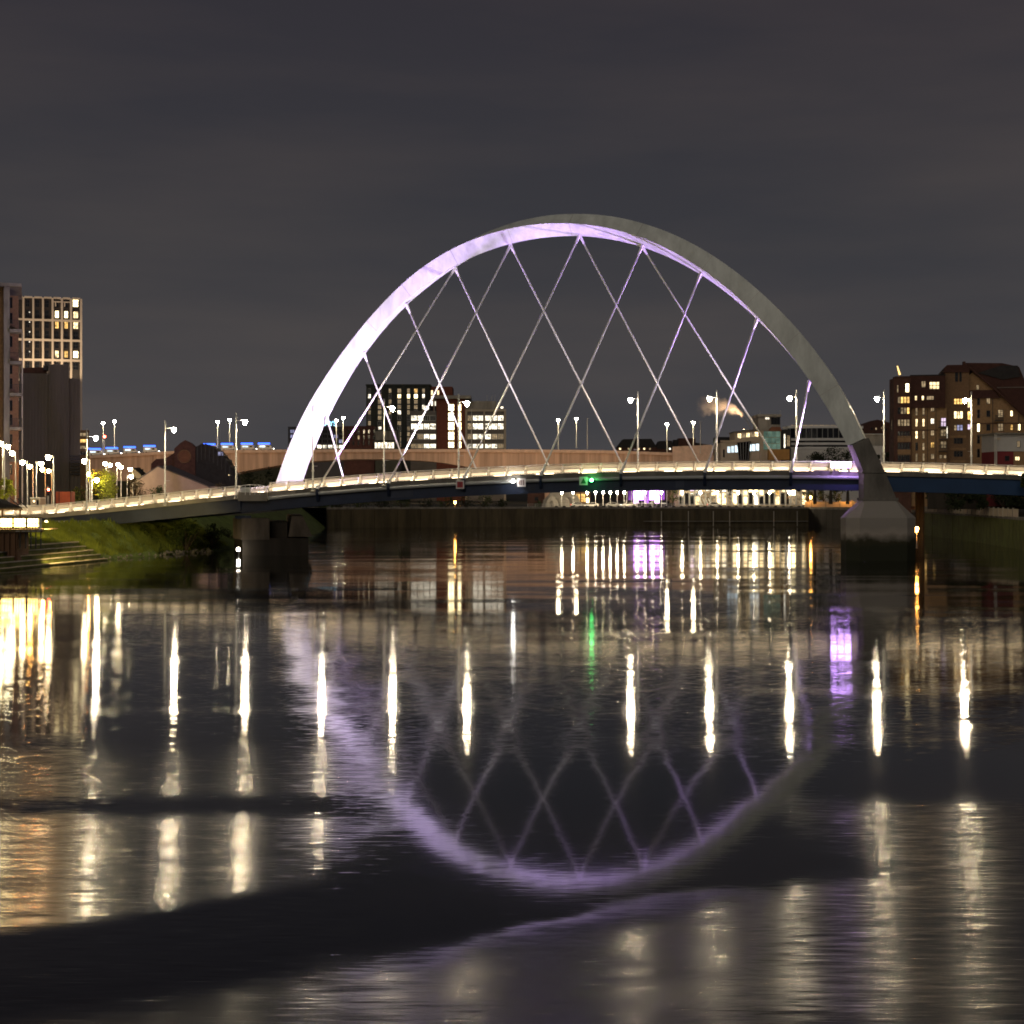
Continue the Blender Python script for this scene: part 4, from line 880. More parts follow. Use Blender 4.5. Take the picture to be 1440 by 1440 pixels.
for i in range(4):
    for j in range(3):
        m_ = MB(); m_.box(wx(1073.4 + i * 6, Y), wx(1079 + i * 6, Y), Y - .3, Y - .2, wz(614.6 + j * 8.8, Y), wz(606.6 + j * 8.8, Y)); m_.build('glass_panel', GRG, r)
pboxpx(r, 'stair_core', CRM, 1073.2, 606.6, 1098, 712, Y, -.1, 9)
pboxpx(r, 'entrance_box', mat('orange_panel', (.52, .27, .08), .7, .15), 1079, 632, 1108, 647, Y, -3, -.4)
pboxpx(r, 'link_block', DARK, 1098.2, 604, 1113, 712, Y, 1, 12); winpx(r, 1102, 610, 1104.5, 630, Y + 1, 'white'); winpx(r, 1106, 612, 1111, 628, Y + 1, 'dim', 2, 3)
for x in (1069, 1097.5): MB().tube([W(x, 582.5, Y + 5), W(x, 577, Y + 5)], .06, 5).build('aerial', GALV, r)
chim = MB().lathe([(1.0, wz(616, Y)), (1.0, wz(604.5, Y)), (.8, wz(602.4, Y))], wx(1056, Y), Y + 9, 10).build('flue', GALV, r)
pboxpx(r, 'dark_annex', ROOFD, 1008, 614.5, 1034.6, 640, Y + 30, 0, 10)
# --- banded round office
Y = 540; r = bld('banded_office', 'curved office building with white horizontal bands and a pale ground storey', Y, 1150)
WB = mat('white_band', (.80, .78, .74), .6, .06)
def curved(y0, y1, bulge, x0=1110, x1=1216, m_=WB, nm='white_band', th_=14):
    k = 16; f_ = [(wx(x0 + (x1 - x0) * i / k, Y), Y + 3.2 - bulge - 3.0 * math.sin(math.pi * i / k)) for i in range(k + 1)]
    MB().prism_z(f_ + [(wx(x1, Y), Y + th_), (wx(x0, Y), Y + th_)], wz(y1, Y), wz(y0, Y)).build(nm, m_, r)
curved(598.5, 602, 1.0, nm='roof_rim'); curved(602.1, 615.9, 0, m_=GLASSD, nm='glazing')
for y0, y1 in ((616, 619.4), (622.2, 625.6), (628.4, 631)): curved(y0, y1, .5)
for y0, y1 in ((619.5, 622.1), (625.7, 628.3)): curved(y0, y1, .1, m_=GLASSD, nm='glazing')
curved(631.2, 712, .25, m_=mat('pale_panel', (.70, .67, .62), .7, .08), nm='ground_storey')
for i in range(14): MB().tube([W(1111 + i * 7.6, 602.2, Y - .4 - 2.9 * math.sin(math.pi * (i * 7.6 + 1) / 106)), W(1111 + i * 7.6, 615.8, Y - .4 - 2.9 * math.sin(math.pi * (i * 7.6 + 1) / 106))], .1, 4).build('mullion', GALV, r)
for i in range(12): pboxpx(r, 'roof_edge_light', WIN['dim'], 1113 + i * 8, 597.7, 1119 + i * 8, 598.4, Y, 0, .4)
r = bld('white_store', 'small white flat-roofed store between the arch leg and the brick flats', 480, 1234)
pboxpx(r, 'wall', mat('store_white', (.55, .53, .50), .7, .08), 1221, 627, 1243, 712, 480, 0, 9); pboxpx(r, 'upper_wall', CONC, 1218, 611, 1243, 626.6, 480, 2, 9); pboxpx(r, 'roof', GALV, 1217, 609.6, 1244, 611, 480, 1.5, 9.5)
r = bld('terrace_beyond', 'dim house terrace with pitched roof left of the brick flats', 620, 1232)
ppoly(r, 'wall', BRICKD, [(1208, 712), (1208, 602), (1222, 594), (1234, 590), (1250, 594), (1262, 604), (1262, 712)], 620, 0, 12)
for x, y in ((1226, 603), (1232, 603), (1240, 602), (1246, 604), (1238, 612)): winpx(r, x - 1.2, y - 1.6, x + 1.2, y + 1.6, 620, choice(('dim', 2), ('dark', 2)))

# --- brick riverside flats on the right, lower block
Y = 330
r = bld('brick_flats', 'brown brick flats with lit windows just right of the arch leg', Y, 1290)
ppoly(r, 'wall', BRICKY, [(1282, 712), (1282, 568), (1330, 568), (1330, 712)], Y, .6, 16)
ppoly(r, 'mansard', ROOFR, [(1280, 573.5), (1280, 528.5), (1328, 528.5), (1328, 573.5)], Y, .3, 15.8)
ppoly(r, 'mansard_step', ROOFR, [(1281.6, 574), (1281.6, 564), (1328, 564), (1328, 574)], Y, -.2, .29)
MB().prism_z([(wx(1252, Y), Y + 3), (wx(1258, Y), Y - .6), (wx(1281.4, Y), Y - .6), (wx(1281.4, Y), Y + 14), (wx(1252, Y), Y + 14)], GZ, wz(532, Y)).build('corner_bay', BRICKD, r)
MB().prism_z([(wx(1256.5, Y), Y + 3), (wx(1261, Y), Y + .4), (wx(1279.9, Y), Y + .4), (wx(1279.9, Y), Y + 13), (wx(1256.5, Y), Y + 13)], wz(532, Y) + .02, wz(528.5, Y)).build('bay_roof', ROOFR, r)
pboxpx(r, 'ridge', ROOFD, 1280, 527, 1328.6, 528.4, Y, .2, 15.9)
for y0, y1 in ((613, 621.5), (632, 640)): pboxpx(r, 'bay_band', BRICKY, 1263, y0, 1281.2, y1, Y, -.75, -.61)
bt = {320: 'amber', 398: 'amber', 485: 'dim', 570: 'dark', 655: 'dark', 738: 'dark'}
for yy, s_ in bt.items():
    y = 500 + yy * .1944
    for i in range(4):
        q = s_ if not (yy == 320 and i in (0,)) else 'dim'
        if yy == 398 and i == 0: q = 'dark'
        winpx(r, 1264.2 + i * 4.2, y - 4.6, 1267.8 + i * 4.2, y + 4.6, Y - .6, q if RND.random() < .85 else 'dim', 1, 2)
winpx(r, 1274.8, 539, 1279.8, 551.5, Y - .6, 'hot', 1, 2); winpx(r, 1263, 541, 1265.4, 552, Y - .6, 'dim')
winpx(r, 1305.6, 537, 1319.6, 548, Y + .3, 'warm', 3, 2); winpx(r, 1295, 536, 1301, 545, Y + .3, 'dim', 2, 1)
for x, s_ in ((1287.6, 'warm'), (1297, 'warm')): winpx(r, x - 1.6, 556.6, x + 1.6, 563, Y - .2 + .5, s_)
winpx(r, 1302, 557, 1312, 562.6, Y + .3, 'dim', 3, 1)
for i, x in enumerate((1288, 1297.4)):
    for j, y in enumerate((579, 594.5, 611.5, 628, 643)):
        s_ = {(0, 1): 'warm', (1, 1): 'warm', (0, 2): 'warm', (1, 2): 'dim', (0, 0): 'dim'}.get((i, j), choice(('dark', 3), ('dim', 2)))
        winpx(r, x - 1.6, y - 5.4, x + 1.6, y + 5.4, Y + .6, s_, 1, 2)
for j, (y, s_) in enumerate(((575, 'dim'), (592.5, 'white'), (609, 'dim'), (626, 'amber'), (642, 'dim'))): winpx(r, 1307.2, y - 3.8, 1312, y + 3.8, Y + .6, s_, 2, 1)
winpx(r, 1321, 588, 1328, 600, Y + .6, 'pink', 2, 2)
for y in (609, 625.6): winpx(r, 1320.4, y - 5, 1328.6, y + 5, Y + .6, 'dim', 2, 2)
for x in (1321, 1326.5): winpx(r, x - 2, 640, x + 2, 645, Y + .6, 'dim')
for y in (601, 618, 634.5):
    m_ = MB(); x0, x1 = wx(1318.6, Y), wx(1330.4, Y); m_.box(x0, x1, Y - .9, Y + .6, wz(y + .8, Y), wz(y, Y))
    for i in range(9): xx = x0 + (x1 - x0) * (i + .5) / 9; m_.box(xx - .03, xx + .03, Y - .9, Y - .84, wz(y, Y), wz(y - 7.5, Y))
    m_.box(x0, x1, Y - .92, Y - .82, wz(y - 7.2, Y), wz(y - 7.8, Y)); m_.build('balcony', DARK, r)
for y in (604.2,): pboxpx(r, 'string_course', BRICKD, 1282.4, y, 1318, y + 1.3, Y, .42, .6)
for x in (1315, 1303.4): pboxpx(r, 'drainpipe', DARK, x, 575, x + .7, 655, Y, .42, .6)
winpx(r, 1250.6, 573, 1254, 595, Y + 2.0, 'amber', 1, 5, name='corner_window'); winpx(r, 1252.6, 590, 1256, 605, Y + 1.2, 'dim', 1, 3, name='corner_window')
r.rotation_euler.z = -.235
# lit crane-like aerial behind its roof
o = thing('rooftop_mast', 'slim amber-lit mast rising behind the roof of the brick flats', 'mast', (wx(1264, 380), 380, 25))
m_ = MB(); 
for i in range(5): p, q = W(1265.6 - i * .75, 527 - i * 2.5, 380), W(1264.8 - i * .75, 524.8 - i * 2.5, 380); m_.tube([p, q], .22 - i * .02, 6)
m_.build('lit_section', emit('amber_mast_light', (1.0, .62, .22), 2.6), o); MB().tube([W(1266, 545, 380.4), W(1261.6, 513, 380.4)], .14, 6).build('pole', GALV, o)
# upper block with steep gable roof
r = bld('gabled_flats', 'tall brick flats with a steep dark red gable roof at the right edge', Y, 1400)
ppoly(r, 'wall', BRICKY, [(1364.6, 712), (1364.6, 527), (1372, 520), (1400, 548), (1440, 586), (1480, 622), (1480, 712)], Y, 1.2, 18)
ppoly(r, 'bay_tower', BRICK, [(1331, 712), (1331, 522), (1364.4, 522), (1364.4, 712)], Y, 0, 16)
ppoly(r, 'bay_roof', ROOFR, [(1329.6, 523), (1329.6, 516.5), (1334, 512.4), (1364.6, 512.4), (1364.6, 523)], Y, -.4, 16.2)
ppoly(r, 'roof', ROOFR, [(1357, 512), (1360, 509.4), (1409, 510.5), (1432, 516), (1440, 536), (1500, 575), (1500, 640), (1480, 624), (1440, 587), (1400, 549)], Y, .4, 19)
ppoly(r, 'dormer_roof', ROOFD, [(1408, 514), (1430, 514.5), (1434, 530), (1410, 534), (1376, 524)], Y, .1, .39)
ppoly(r, 'lower_roof', ROOFR, [(1402, 545.5), (1500, 545.5), (1500, 590), (1440, 588)], Y, -.1, .39)
ppoly(r, 'eaves_band', ROOFR, [(1364.8, 559.5), (1364.8, 548), (1398, 548), (1408, 559.5)], Y, .7, 1.19)
MB().tube([W(1358, 510.5, Y + .2), W(1400, 548.4, Y + .2), W(1442, 588, Y + .2)], .22, 6).build('barge_board', BRICKD, r)
pboxpx(r, 'chimney', BRICKD, 1357.4, 506, 1361, 512, Y, 3, 5); pboxpx(r, 'roof_edge', CONC_D, 1402, 544.6, 1480, 545.6, Y, -.3, .4)
for y, s_ in ((564, 'amber'), (583, 'warm'), (601, 'dimcool'), (619.5, 'dark'), (638, 'dark')):
    for i in range(3): winpx(r, 1343.6 + i * 4.1, y - (5.2 if y == 583 else 4), 1347.3 + i * 4.1, y + (5.2 if y == 583 else 4), Y, s_ if RND.random() < .9 else 'dim', 1, 2)
winpx(r, 1345, 520.6, 1349, 536, Y, 'dark', 1, 2); winpx(r, 1351, 520.6, 1354, 536, Y, 'dark', 1, 2)
for y in (612, 629.5, 647): pboxpx(r, 'bay_band', BRICKY, 1338, y, 1360, y + 3.4, Y, -.15, -.01)
for y0, y1, s_ in ((559.5, 573, 'warm'), (578, 590, 'amber'), (596, 604, 'pink')): winpx(r, 1362, y0, 1366.4, y1, Y - .02, s_, 1, 2)
for j, y in enumerate((563.5, 581.6, 601, 617.6, 637)):
    winpx(r, 1373.4, y - 6, 1377, y + 6, Y + 1.2, 'hot' if j == 2 else choice(('dark', 3), ('dim', 2)), 1, 2)
    winpx(r, 1386, y - 4.4, 1391, y + 4.4, Y + 1.2, ('dim', 'dark', 'dark', 'warm', 'dim')[j] if j != 3 else 'dim', 2, 1)
    if j: winpx(r, 1401.4, y - 5.4, 1408.6, y + 5.4, Y + 1.2, choice(('dim', 2), ('dark', 1)), 2, 2)
    if j > 0: winpx(r, 1418, y - 4, 1421.6, y + 4, Y + 1.2, ('', 'warm', 'amber', 'dark', 'dim')[j], 1, 2)
    if j > 1: winpx(r, 1428.4, y - 4.4, 1431.6, y + 4.4, Y + 1.2, 'hot' if j == 2 else 'dim', 1, 1); winpx(r, 1436.5, y - 4, 1440.5, y + 4, Y + 1.2, 'dark', 1, 1)
winpx(r, 1372, 541, 1376, 548, Y + 1.2, 'dim'); pboxpx(r, 'string_course', BRICKD, 1365, 594.4, 1480, 595.6, Y, 1.0, 1.19)
for x in (1396.4, 1431.6): pboxpx(r, 'drainpipe', DARK, x, 560 if x < 1400 else 582, x + .7, 655, Y, 1.0, 1.19)
m_ = MB(); x0, x1 = wx(1399, Y), wx(1411, Y); m_.box(x0, x1, Y, Y + 1.19, wz(592, Y), wz(591, Y))
for i in range(10): xx = x0 + (x1 - x0) * (i + .5) / 10; m_.box(xx - .03, xx + .03, Y, Y + .06, wz(591, Y), wz(584, Y))
m_.box(x0, x1, Y - .02, Y + .08, wz(584.3, Y), wz(583.7, Y)); m_.build('balcony', DARK, r)
winpx(r, 1331.6, 599, 1335, 616, Y - .02, 'white', 1, 3, name='stair_light')
r.rotation_euler.z = -.20
# white and red lodge
Y = 305; r = bld('lodge', 'white upper and dark red lower lodge in front of the gabled flats', Y, 1430)
pboxpx(r, 'upper_wall', mat('grey_white_render', (.44, .43, .42), .8, .08), 1402, 611, 1480, 634.6, Y, 0, 10)
pboxpx(r, 'lower_wall', mat('oxblood_render', (.17, .025, .03), .8, .12), 1402, 634.8, 1425.4, 712, Y, .1, 10); pboxpx(r, 'side_wall', BRICKY, 1425.6, 634.8, 1480, 712, Y, .1, 10)
pboxpx(r, 'roof', CONC_D, 1398, 608.6, 1484, 610.9, Y, -.9, 10.5)
for x in (1399.2, 1401.4): MB().tube([W(x, 611, Y - .5), W(x, 690, Y - .5)], .1, 6).build('veranda_post', GALV, r)
pboxpx(r, 'veranda_board', PALE, 1399, 615.5, 1406, 618.6, Y, -.4, -.05)
winpx(r, 1430, 620, 1434.4, 629, Y, 'dim', 2, 1); winpx(r, 1427, 642, 1434, 647.6, Y + .1, 'warm', 2, 1); winpx(r, 1413, 641, 1419, 648, Y + .1, 'dark', 2, 1)

# ================================================================== TREES
def tree(px, py_base, py_top, w_px, Y, leaf, label, dens=900, name='tree', bush=False, ls=.38, group=None):
    zb, zt = (GZ if py_base is None else wz(py_base, Y)), wz(py_top, Y); x = wx(px, Y); hw = w_px / F * Y / 2; rr = random.Random(int(px * 7 + Y))
    o = thing(name, label, 'bush' if bush else 'tree', (x, Y, zb), 0, group); hh = zt - zb
    m_ = MB(); k0 = .12 if bush else .32
    if not bush: m_.tube([(0, 0, -.2), (.05, 0, hh * .3), (.1, .05, hh * .6)], hw * .09 + .06, 8, .06)
    for i in range(6):
        a = i * 1.05 + rr.random(); m_.tube([(0, 0, hh * k0 * .7), (math.cos(a) * hw * .35, math.sin(a) * hw * .35, hh * (.45 + .1 * rr.random())), (math.cos(a) * hw * .7, math.sin(a) * hw * .7, hh * (.6 + .25 * rr.random()))], hw * .035 + .03, 5, .02)
    m_.build('trunk' if not bush else 'stems', BARK, o, True)
    c_ = MB(); cl = []
    for i in range(16 if not bush else 13):
        a = rr.uniform(0, 6.283); q = rr.random() ** .5; zz = rr.uniform(k0, .92); wd = hw * (1 - abs(zz - .5) * .9)
        cl.append((math.cos(a) * q * wd * .8, math.sin(a) * q * wd * .8, zz * hh, hw * rr.uniform(.22, .42)))
    cl.append((0, 0, hh * .93, hw * .25)); per = dens // len(cl)
    for cx_, cy_, cz, cr_ in cl:
        for i in range(per):
            d_ = Vector((rr.gauss(0, 1), rr.gauss(0, 1), rr.gauss(0, 1))).normalized() * cr_ * (rr.random() ** .45)
            p = Vector((cx_, cy_, cz)) + d_; s_ = ls * rr.uniform(.6, 1.3); a1 = Vector((rr.gauss(0, 1), rr.gauss(0, 1), rr.gauss(0, .6))).normalized(); a2 = a1.cross(Vector((rr.gauss(0, 1), rr.gauss(0, 1), rr.gauss(0, 1)))).normalized()
            c_.add([p - a1 * s_ * .5, p + a2 * s_ * .3, p + a1 * s_ * .5, p - a2 * s_ * .3], [(0, 1, 2, 3)])
    c_.build('crown' if not bush else 'foliage', leaf, o, True)
    return o
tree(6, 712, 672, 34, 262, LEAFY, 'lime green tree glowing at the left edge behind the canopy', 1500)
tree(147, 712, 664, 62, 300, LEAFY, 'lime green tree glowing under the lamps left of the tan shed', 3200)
tree(108, 712, 687, 34, 310, LEAFG, 'small dull green tree beside the red container', 900)
tree(190, 712, 671, 36, 320, LEAFB, 'brownish thin tree between the lime tree and the tan shed', 1000, ls=.32)
tree(225, 712, 684, 34, 330, LEAFG, 'low dark green tree in front of the tan gable', 700)
tree(310, 712, 680, 30, 350, LEAFB, 'thin dusky tree at the end of the tan shed', 500, ls=.3)
tree(197, 680, 657, 16, 380, LEAFD, 'small dark tree behind the white gabled hut', 400)
for px, tp, w_, lab in ((350, 662, 40, 'dark bushy tree under the viaduct haunch, nearest the dark hall'), (378, 658, 44, 'dark bushy tree under the viaduct left of the arch foot'), (404, 668, 34, 'dark low tree right behind the arch foot')):
    tree(px, 712, tp, w_, 520, LEAFD, lab, 700, ls=.6)
for px, tp, w_, lab in ((1146, 636, 52, 'dark tree in front of the banded office, nearest the cream building'), (1168, 630, 60, 'tallest dark tree in front of the banded office'), (1192, 634, 52, 'dark tree beside the violet floodlights'), (1231, 637, 18, 'dark tree just right of the concrete leg'), (1249, 633, 22, 'dark tree at the left corner of the brick flats')):
    tree(px, 708, tp, w_, 430 if px < 1200 else 350, LEAFD, lab, 2200, ls=.5)
# bushes on the left bank below the bridge
for px, pb, tp, w_, Y, lab, lf in ((262, 777, 735, 62, 262, 'big dark green bush on the bank under the bridge', LEAFG), (300, 775, 738, 40, 272, 'dark bush on the bank nearest the left pier', LEAFD), (200, 766, 742, 46, 262, 'green bush on the bank below the leaning post', LEAFG), (318, 772, 746, 36, 290, 'shadowed bush behind the left pier', LEAFD)):
    tree(px, pb, tp, w_, Y, lf, lab, 1300, name='bush', bush=True, ls=.35)
# hedge line on the far bank
for i, (px, tp, w_) in enumerate(((452, 704, 40), (478, 706, 36), (505, 702, 44), (535, 704, 40), (566, 700, 42), (598, 703, 38), (628, 700, 40), (655, 695, 36), (680, 697, 34), (706, 703, 26), (757, 705, 14))):
    tree(px, 716, tp, w_, 458 if px < 700 else 457, LEAFD if i % 2 else LEAFG, ('dark bush on the far bank, ' + ['right of the left pier', 'second right of the left pier', 'third right of the left pier', 'below the first bracket', 'below the second bracket', 'left of the warm garden light', 'at the warm garden light', 'below the red square sign', 'right of the red square sign', 'below the barred sign', 'in front of the pale tents'][i]), 420, name='bush', bush=True, ls=.45)
tree(946, 712, 688, 24, 470, LEAFG, 'small green tree between the violet kiosk and the glass pavilion', 500)
for px, lab in ((1136, 'shrub tree beside the orange-lit wall, left one'), (1158, 'shrub tree above the orange-lit wall, middle one'), (1176, 'shrub tree above the orange-lit wall, right one')):
    tree(px, 711, 687, 22, 458, LEAFG, lab, 600, ls=.4)
tree(1441, 700, 664, 14, 236, LEAFG, 'green tree sprig at the right edge by the railing', 700, ls=.28)

# ================================================================== FAR QUAY: road, railings, kiosks, cars
for k, px0 in enumerate(range(690, 1137, 12)):
    pass
def railing(x0, x1, Y, label, z0, h_, st, m_=None):
    o = thing('railing', label, 'railing', (wx((x0 + x1) / 2, Y), Y, z0)); a, b_ = wx(x0, Y), wx(x1, Y); k = int((b_ - a) / st)
    for i in range(k + 1): MB().box(a + (b_ - a) * i / k - .05, a + (b_ - a) * i / k + .05, Y - .05, Y + .05, z0, z0 + h_).build('railing_post', m_ or GALV, o)
    for zz in (.35, .7, h_ - .05): MB().box(a, b_, Y - .03, Y + .03, z0 + h_ * zz / h_ - .03, z0 + zz + .03).build('rail', m_ or GALV, o)
railing(742, 1136, 455.2, 'pale railing along the top of the far quay wall', GZ, 1.1, 2.2)
railing(438, 700, 455.6, 'dark railing along the far bank in front of the bushes', GZ, 1.1, 2.2, DARK)
MB().box(wx(430, 462), wx(1200, 462), 457, 474, GZ + .004, GZ + .02).build('quay_road', PAVE)['kind'] = 'structure'
for i, px in enumerate(range(780, 1130, 11)):
    o = tag(MB().prism_y([(wx(px, 454.8), GZ + .15), (wx(px + 4.5, 454.8), GZ + .15), (wx(px + 4.5, 454.8), GZ + .42), (wx(px + 1.2, 454.8), GZ + .5), (wx(px, 454.8), GZ + .3)], 454.3, 454.9).build('mooring_block', DARK), 'dark mooring block on the far quay coping', 'block', 'mooring blocks along the far quay')
def make_car():
    r = thing('parked_car', '', 'car', (0, 0, 0), 0, 'cars parked on the far quay')
    MB().prism_y([(-2.1, .35), (2.1, .35), (2.15, .75), (1.3, .92), (.6, 1.42), (-1.1, 1.45), (-1.9, .95), (-2.15, .85)], -.85, .85).build('body', mat('car_paint', (.55, .52, .48), .3, .05, spec=.5), r, True)
    MB().prism_y([(-1.55, .95), (1.05, .95), (.52, 1.36), (-1.02, 1.38)], -.862, .862).build('side_windows', GLASSD, r, True)
    for x in (-1.3, 1.35):
        for y in (-.8, .8): MB().tube([(x, y - .1, .33), (x, y + .1, .33)], .33, 12).build('wheel', DARK, r, True)
    for y in (-.6, .6): MB().box(2.11, 2.17, y - .16, y + .16, .6, .74).build('headlight', _m['vehicle_headlight'], r, True)
    for y in (-.6, .6): MB().box(-2.17, -2.12, y - .16, y + .16, .7, .84).build('tail_light', emit('tail_light_red', (1, .05, .03), 4), r, True)
    return r
car = make_car()
for i, (px, Y, lab) in enumerate(((813, 462, 'pale parked car left of the orange-lit kiosk'), (832, 464, 'pale parked car in front of the orange-lit kiosk'), (862, 462, 'pale parked car just left of the green-light reflection on the quay'), (884, 465, 'pale parked car beside the violet kiosk'), (1005, 463, 'pale parked car in front of the glass pavilion'))):
    p = Vector((wx(px, Y), Y, GZ + .03))
    if i == 0: car.location = p; car['label'] = lab; car.rotation_euler = (0, 0, .1)
    else: copy_tree(car, p, (.1, 3.1, -.1, 3.2, .05)[i], lab)
# pale tents
def tent(px, Y, w_, h_, label):
    o = thing('tent', label, 'tent', (wx(px, Y), Y, GZ)); a = w_ / 2
    MB().loft([[(-a, -a, 0), (a, -a, 0), (a, a, 0), (-a, a, 0)], [(-a * .9, -a * .9, h_ * .35), (a * .9, -a * .9, h_ * .35), (a * .9, a * .9, h_ * .35), (-a * .9, a * .9, h_ * .35)], [(-.1, -.1, h_), (.1, -.1, h_), (.1, .1, h_), (-.1, .1, h_)]]).build('canopy', CONC, o, True)
    MB().prism_y([(-a * .3, 0.02), (a * .3, .02), (a * .16, h_ * .45), (-a * .16, h_ * .45)], -a * 1.02, -a * .9).build('door_flap', CONC_D, o, True)
tent(782, 478, 8.5, 6.0, 'large grey peaked tent on the far quay below the triangle sign')
tent(800, 482, 7, 6.4, 'pale peaked tent beside the orange-lit kiosk'); tent(776, 474, 4, 4.2, 'small pale peaked tent, leftmost on the quay')
r = bld('dark_kiosk', 'plain dark flat-roofed quay building left of the tents', 478, 755); pboxpx(r, 'wall', BRICKD, 742, 692, 766, 712, 478, 0, 6); pboxpx(r, 'roof', ROOFD, 741, 690.6, 767, 692.4, 478, -.3, 6.3); winpx(r, 752, 699, 757, 704, 478, 'dark')
r = bld('orange_kiosk', 'orange-lit kiosk under the bridge beside a white lamp', 480, 820); pboxpx(r, 'wall', BRICK, 808, 690, 830, 712, 480, 0, 5)
for x in (810, 817): winpx(r, x, 694, x + 6, 706, 480, 'amber', 2, 2)
winpx(r, 824, 700, 828.5, 707, 480, 'hot'); 
r = bld('violet_kiosk', 'open-sided quay kiosk glowing violet under the bridge', 474, 912)
VG = emit('violet_glow_panel', (.66, .30, 1.0), 9.0, .5, .5); VG2 = emit('violet_dim_panel', (.60, .18, .95), .9, .6, .5)
pboxpx(r, 'roof', WHITE, 880, 683, 938, 685, 474, -1, 6)
for i in range(7): pboxpx(r, 'glow_panel', VG if i in (1, 2, 4, 5) else VG2, 884 + i * 7.4, 688, 890.6 + i * 7.4, 708 if i % 2 else 703, 474, 1, 1.2)
for i in range(9): pboxpx(r, 'post', GALV, 881 + i * 7, 685, 881.8 + i * 7, 712, 474, -.3, 0)
for i in range(6): pboxpx(r, 'bench', WHITE, 884 + i * 9, 707, 891 + i * 9, 708.2, 474, -1.4, -.6)
r = bld('glass_pavilion', 'long glazed waterfront pavilion lit warm yellow under the bridge', 472, 1020)
pboxpx(r, 'rear_wall', CRM, 952, 680, 1134, 712, 472, 6, 7); pboxpx(r, 'roof', PALE, 950, 676, 1136, 681, 472, -1.5, 7.5); pboxpx(r, 'awning', PALE, 958, 690.5, 1002, 692.5, 472, -2.4, -.05)
for i in range(24):
    x = 954 + i * 7.5; pboxpx(r, 'mullion', GALV, x, 681, x + .9, 712, 472, -.2, .1)
    st_ = choice(('warm', 3), ('hot', 2), ('white', 2), ('dim', 2), ('amber', 1), ('dark', 1.4)) if not 962 < x < 972 else 'pink'
    winpx(r, x + 1.1, 682, x + 7.3, 692 if i % 3 else 697, 472, st_, 1, 1, GALV); winpx(r, x + 1.1, 698 if i % 3 == 0 else 693, x + 7.3, 710, 472, choice(('warm', 2), ('white', 1), ('dim', 3), ('dark', 2)), 1, 1, GALV)
for i in range(5): MB().tube([W(984 + i * 4, 711, 470), W(980 + i * 4, 701, 470.4)], .1, 5).build('deck_chair_bar', WHITE, r)
r = bld('low_wall', 'low quay wall lit orange beside the right end of the pavilion', 457, 1165, cat='wall'); pboxpx(r, 'wall', PALE, 1132, 705.5, 1206, 713, 457, 0, .5)
for x in (1140, 1160, 1180, 1198): pboxpx(r, 'pier', CONC, x, 703.5, x + 2, 713, 457, -.1, .6)
r = bld('quay_shed', 'dark shed on the right quay with a few lit openings behind the leg', 385, 1300); pboxpx(r, 'wall', BRICKD, 1258, 692, 1336, 716, 385, 0, 6)
for x in (1262, 1268, 1274, 1282, 1300, 1312): winpx(r, x, 696, x + 3.4, 705, 385, choice(('amber', 2), ('dim', 2), ('warm', 1)), 1, 2)
tree(1318, 714, 688, 46, 322, LEAFD, 'dark hedge bush under the right span nearest the leg', 1500, name='bush', bush=True, ls=.5)
for px_, lb_ in ((1345, 'dark hedge bush under the right span, below the gabled flats'), (1378, 'dark hedge bush under the right span, below the steep roof'), (1410, 'dark hedge bush under the right span, below the lodge'), (1440, 'dark hedge bush under the right span at the right edge')):
    tree(px_, 714, 687, 50, 302, LEAFD, lb_, 1500, name='bush', bush=True, ls=.5)
o = thing('span_dark_backing', 'long black wall added for the darkness under the right span behind the pale fence', 'wall', (wx(1390, 312), 312, GZ)); pboxpx(o, 'wall', QUAYD, 1306, 693, 1500, 716, 312, 0, 1)  # black backing added to keep the space under the span dark
o = thing('quay_fence', 'pale solid boarded fence along the top of the right quay wall', 'fence', (wx(1370, 300), 300, GZ))
a, c = Vector((96.5, 374)), Vector((91.2, 282)); k = 26
for i in range(k):
    p, q = a.lerp(c, i / k), a.lerp(c, (i + .96) / k); MB().prism_z([(p.x, p.y), (q.x, q.y), (q.x + .12, q.y), (p.x + .12, p.y)], GZ + .1, GZ + 1.55 + RND.uniform(-.03, .03)).build('fence_panel', PALE, o)
    MB().box(p.x - .1, p.x + .2, p.y - .1, p.y + .1, GZ, GZ + 1.75).build('fence_post', CONC, o)

# lamps on the far quay
QLENS = emit('quay_lamp_lens', (1.0, .82, .55), 190)
ql = make_lamp('quay_lamp', '', 'street lamp', 4.6, 0, QLENS, 'small lamps along the far quay', head=.3, finial=-.1, r=.07, clips=False)
for i, (px, lab) in enumerate(((806, 'small quay lamp above the peaked tents'), (826, 'small quay lamp at the orange-lit kiosk'), (838, 'small quay lamp right of the orange-lit kiosk'), (858, 'small quay lamp above the middle parked car'), (878, 'small quay lamp left of the violet kiosk'), (897, 'small quay lamp before the violet kiosk, left'), (918, 'small quay lamp before the violet kiosk, right'), (960, 'small quay lamp at the left end of the glass pavilion'), (1010, 'small quay lamp before the glass pavilion, left of middle'), (1038, 'small quay lamp before the glass pavilion, right of middle'), (1083, 'small quay lamp at the right end of the glass pavilion'))):
    p = (wx(px, 459), 459 + (i % 3), GZ)
    if i == 0: ql.location = p; ql['label'] = lab
    else: copy_tree(ql, p, 0, lab)
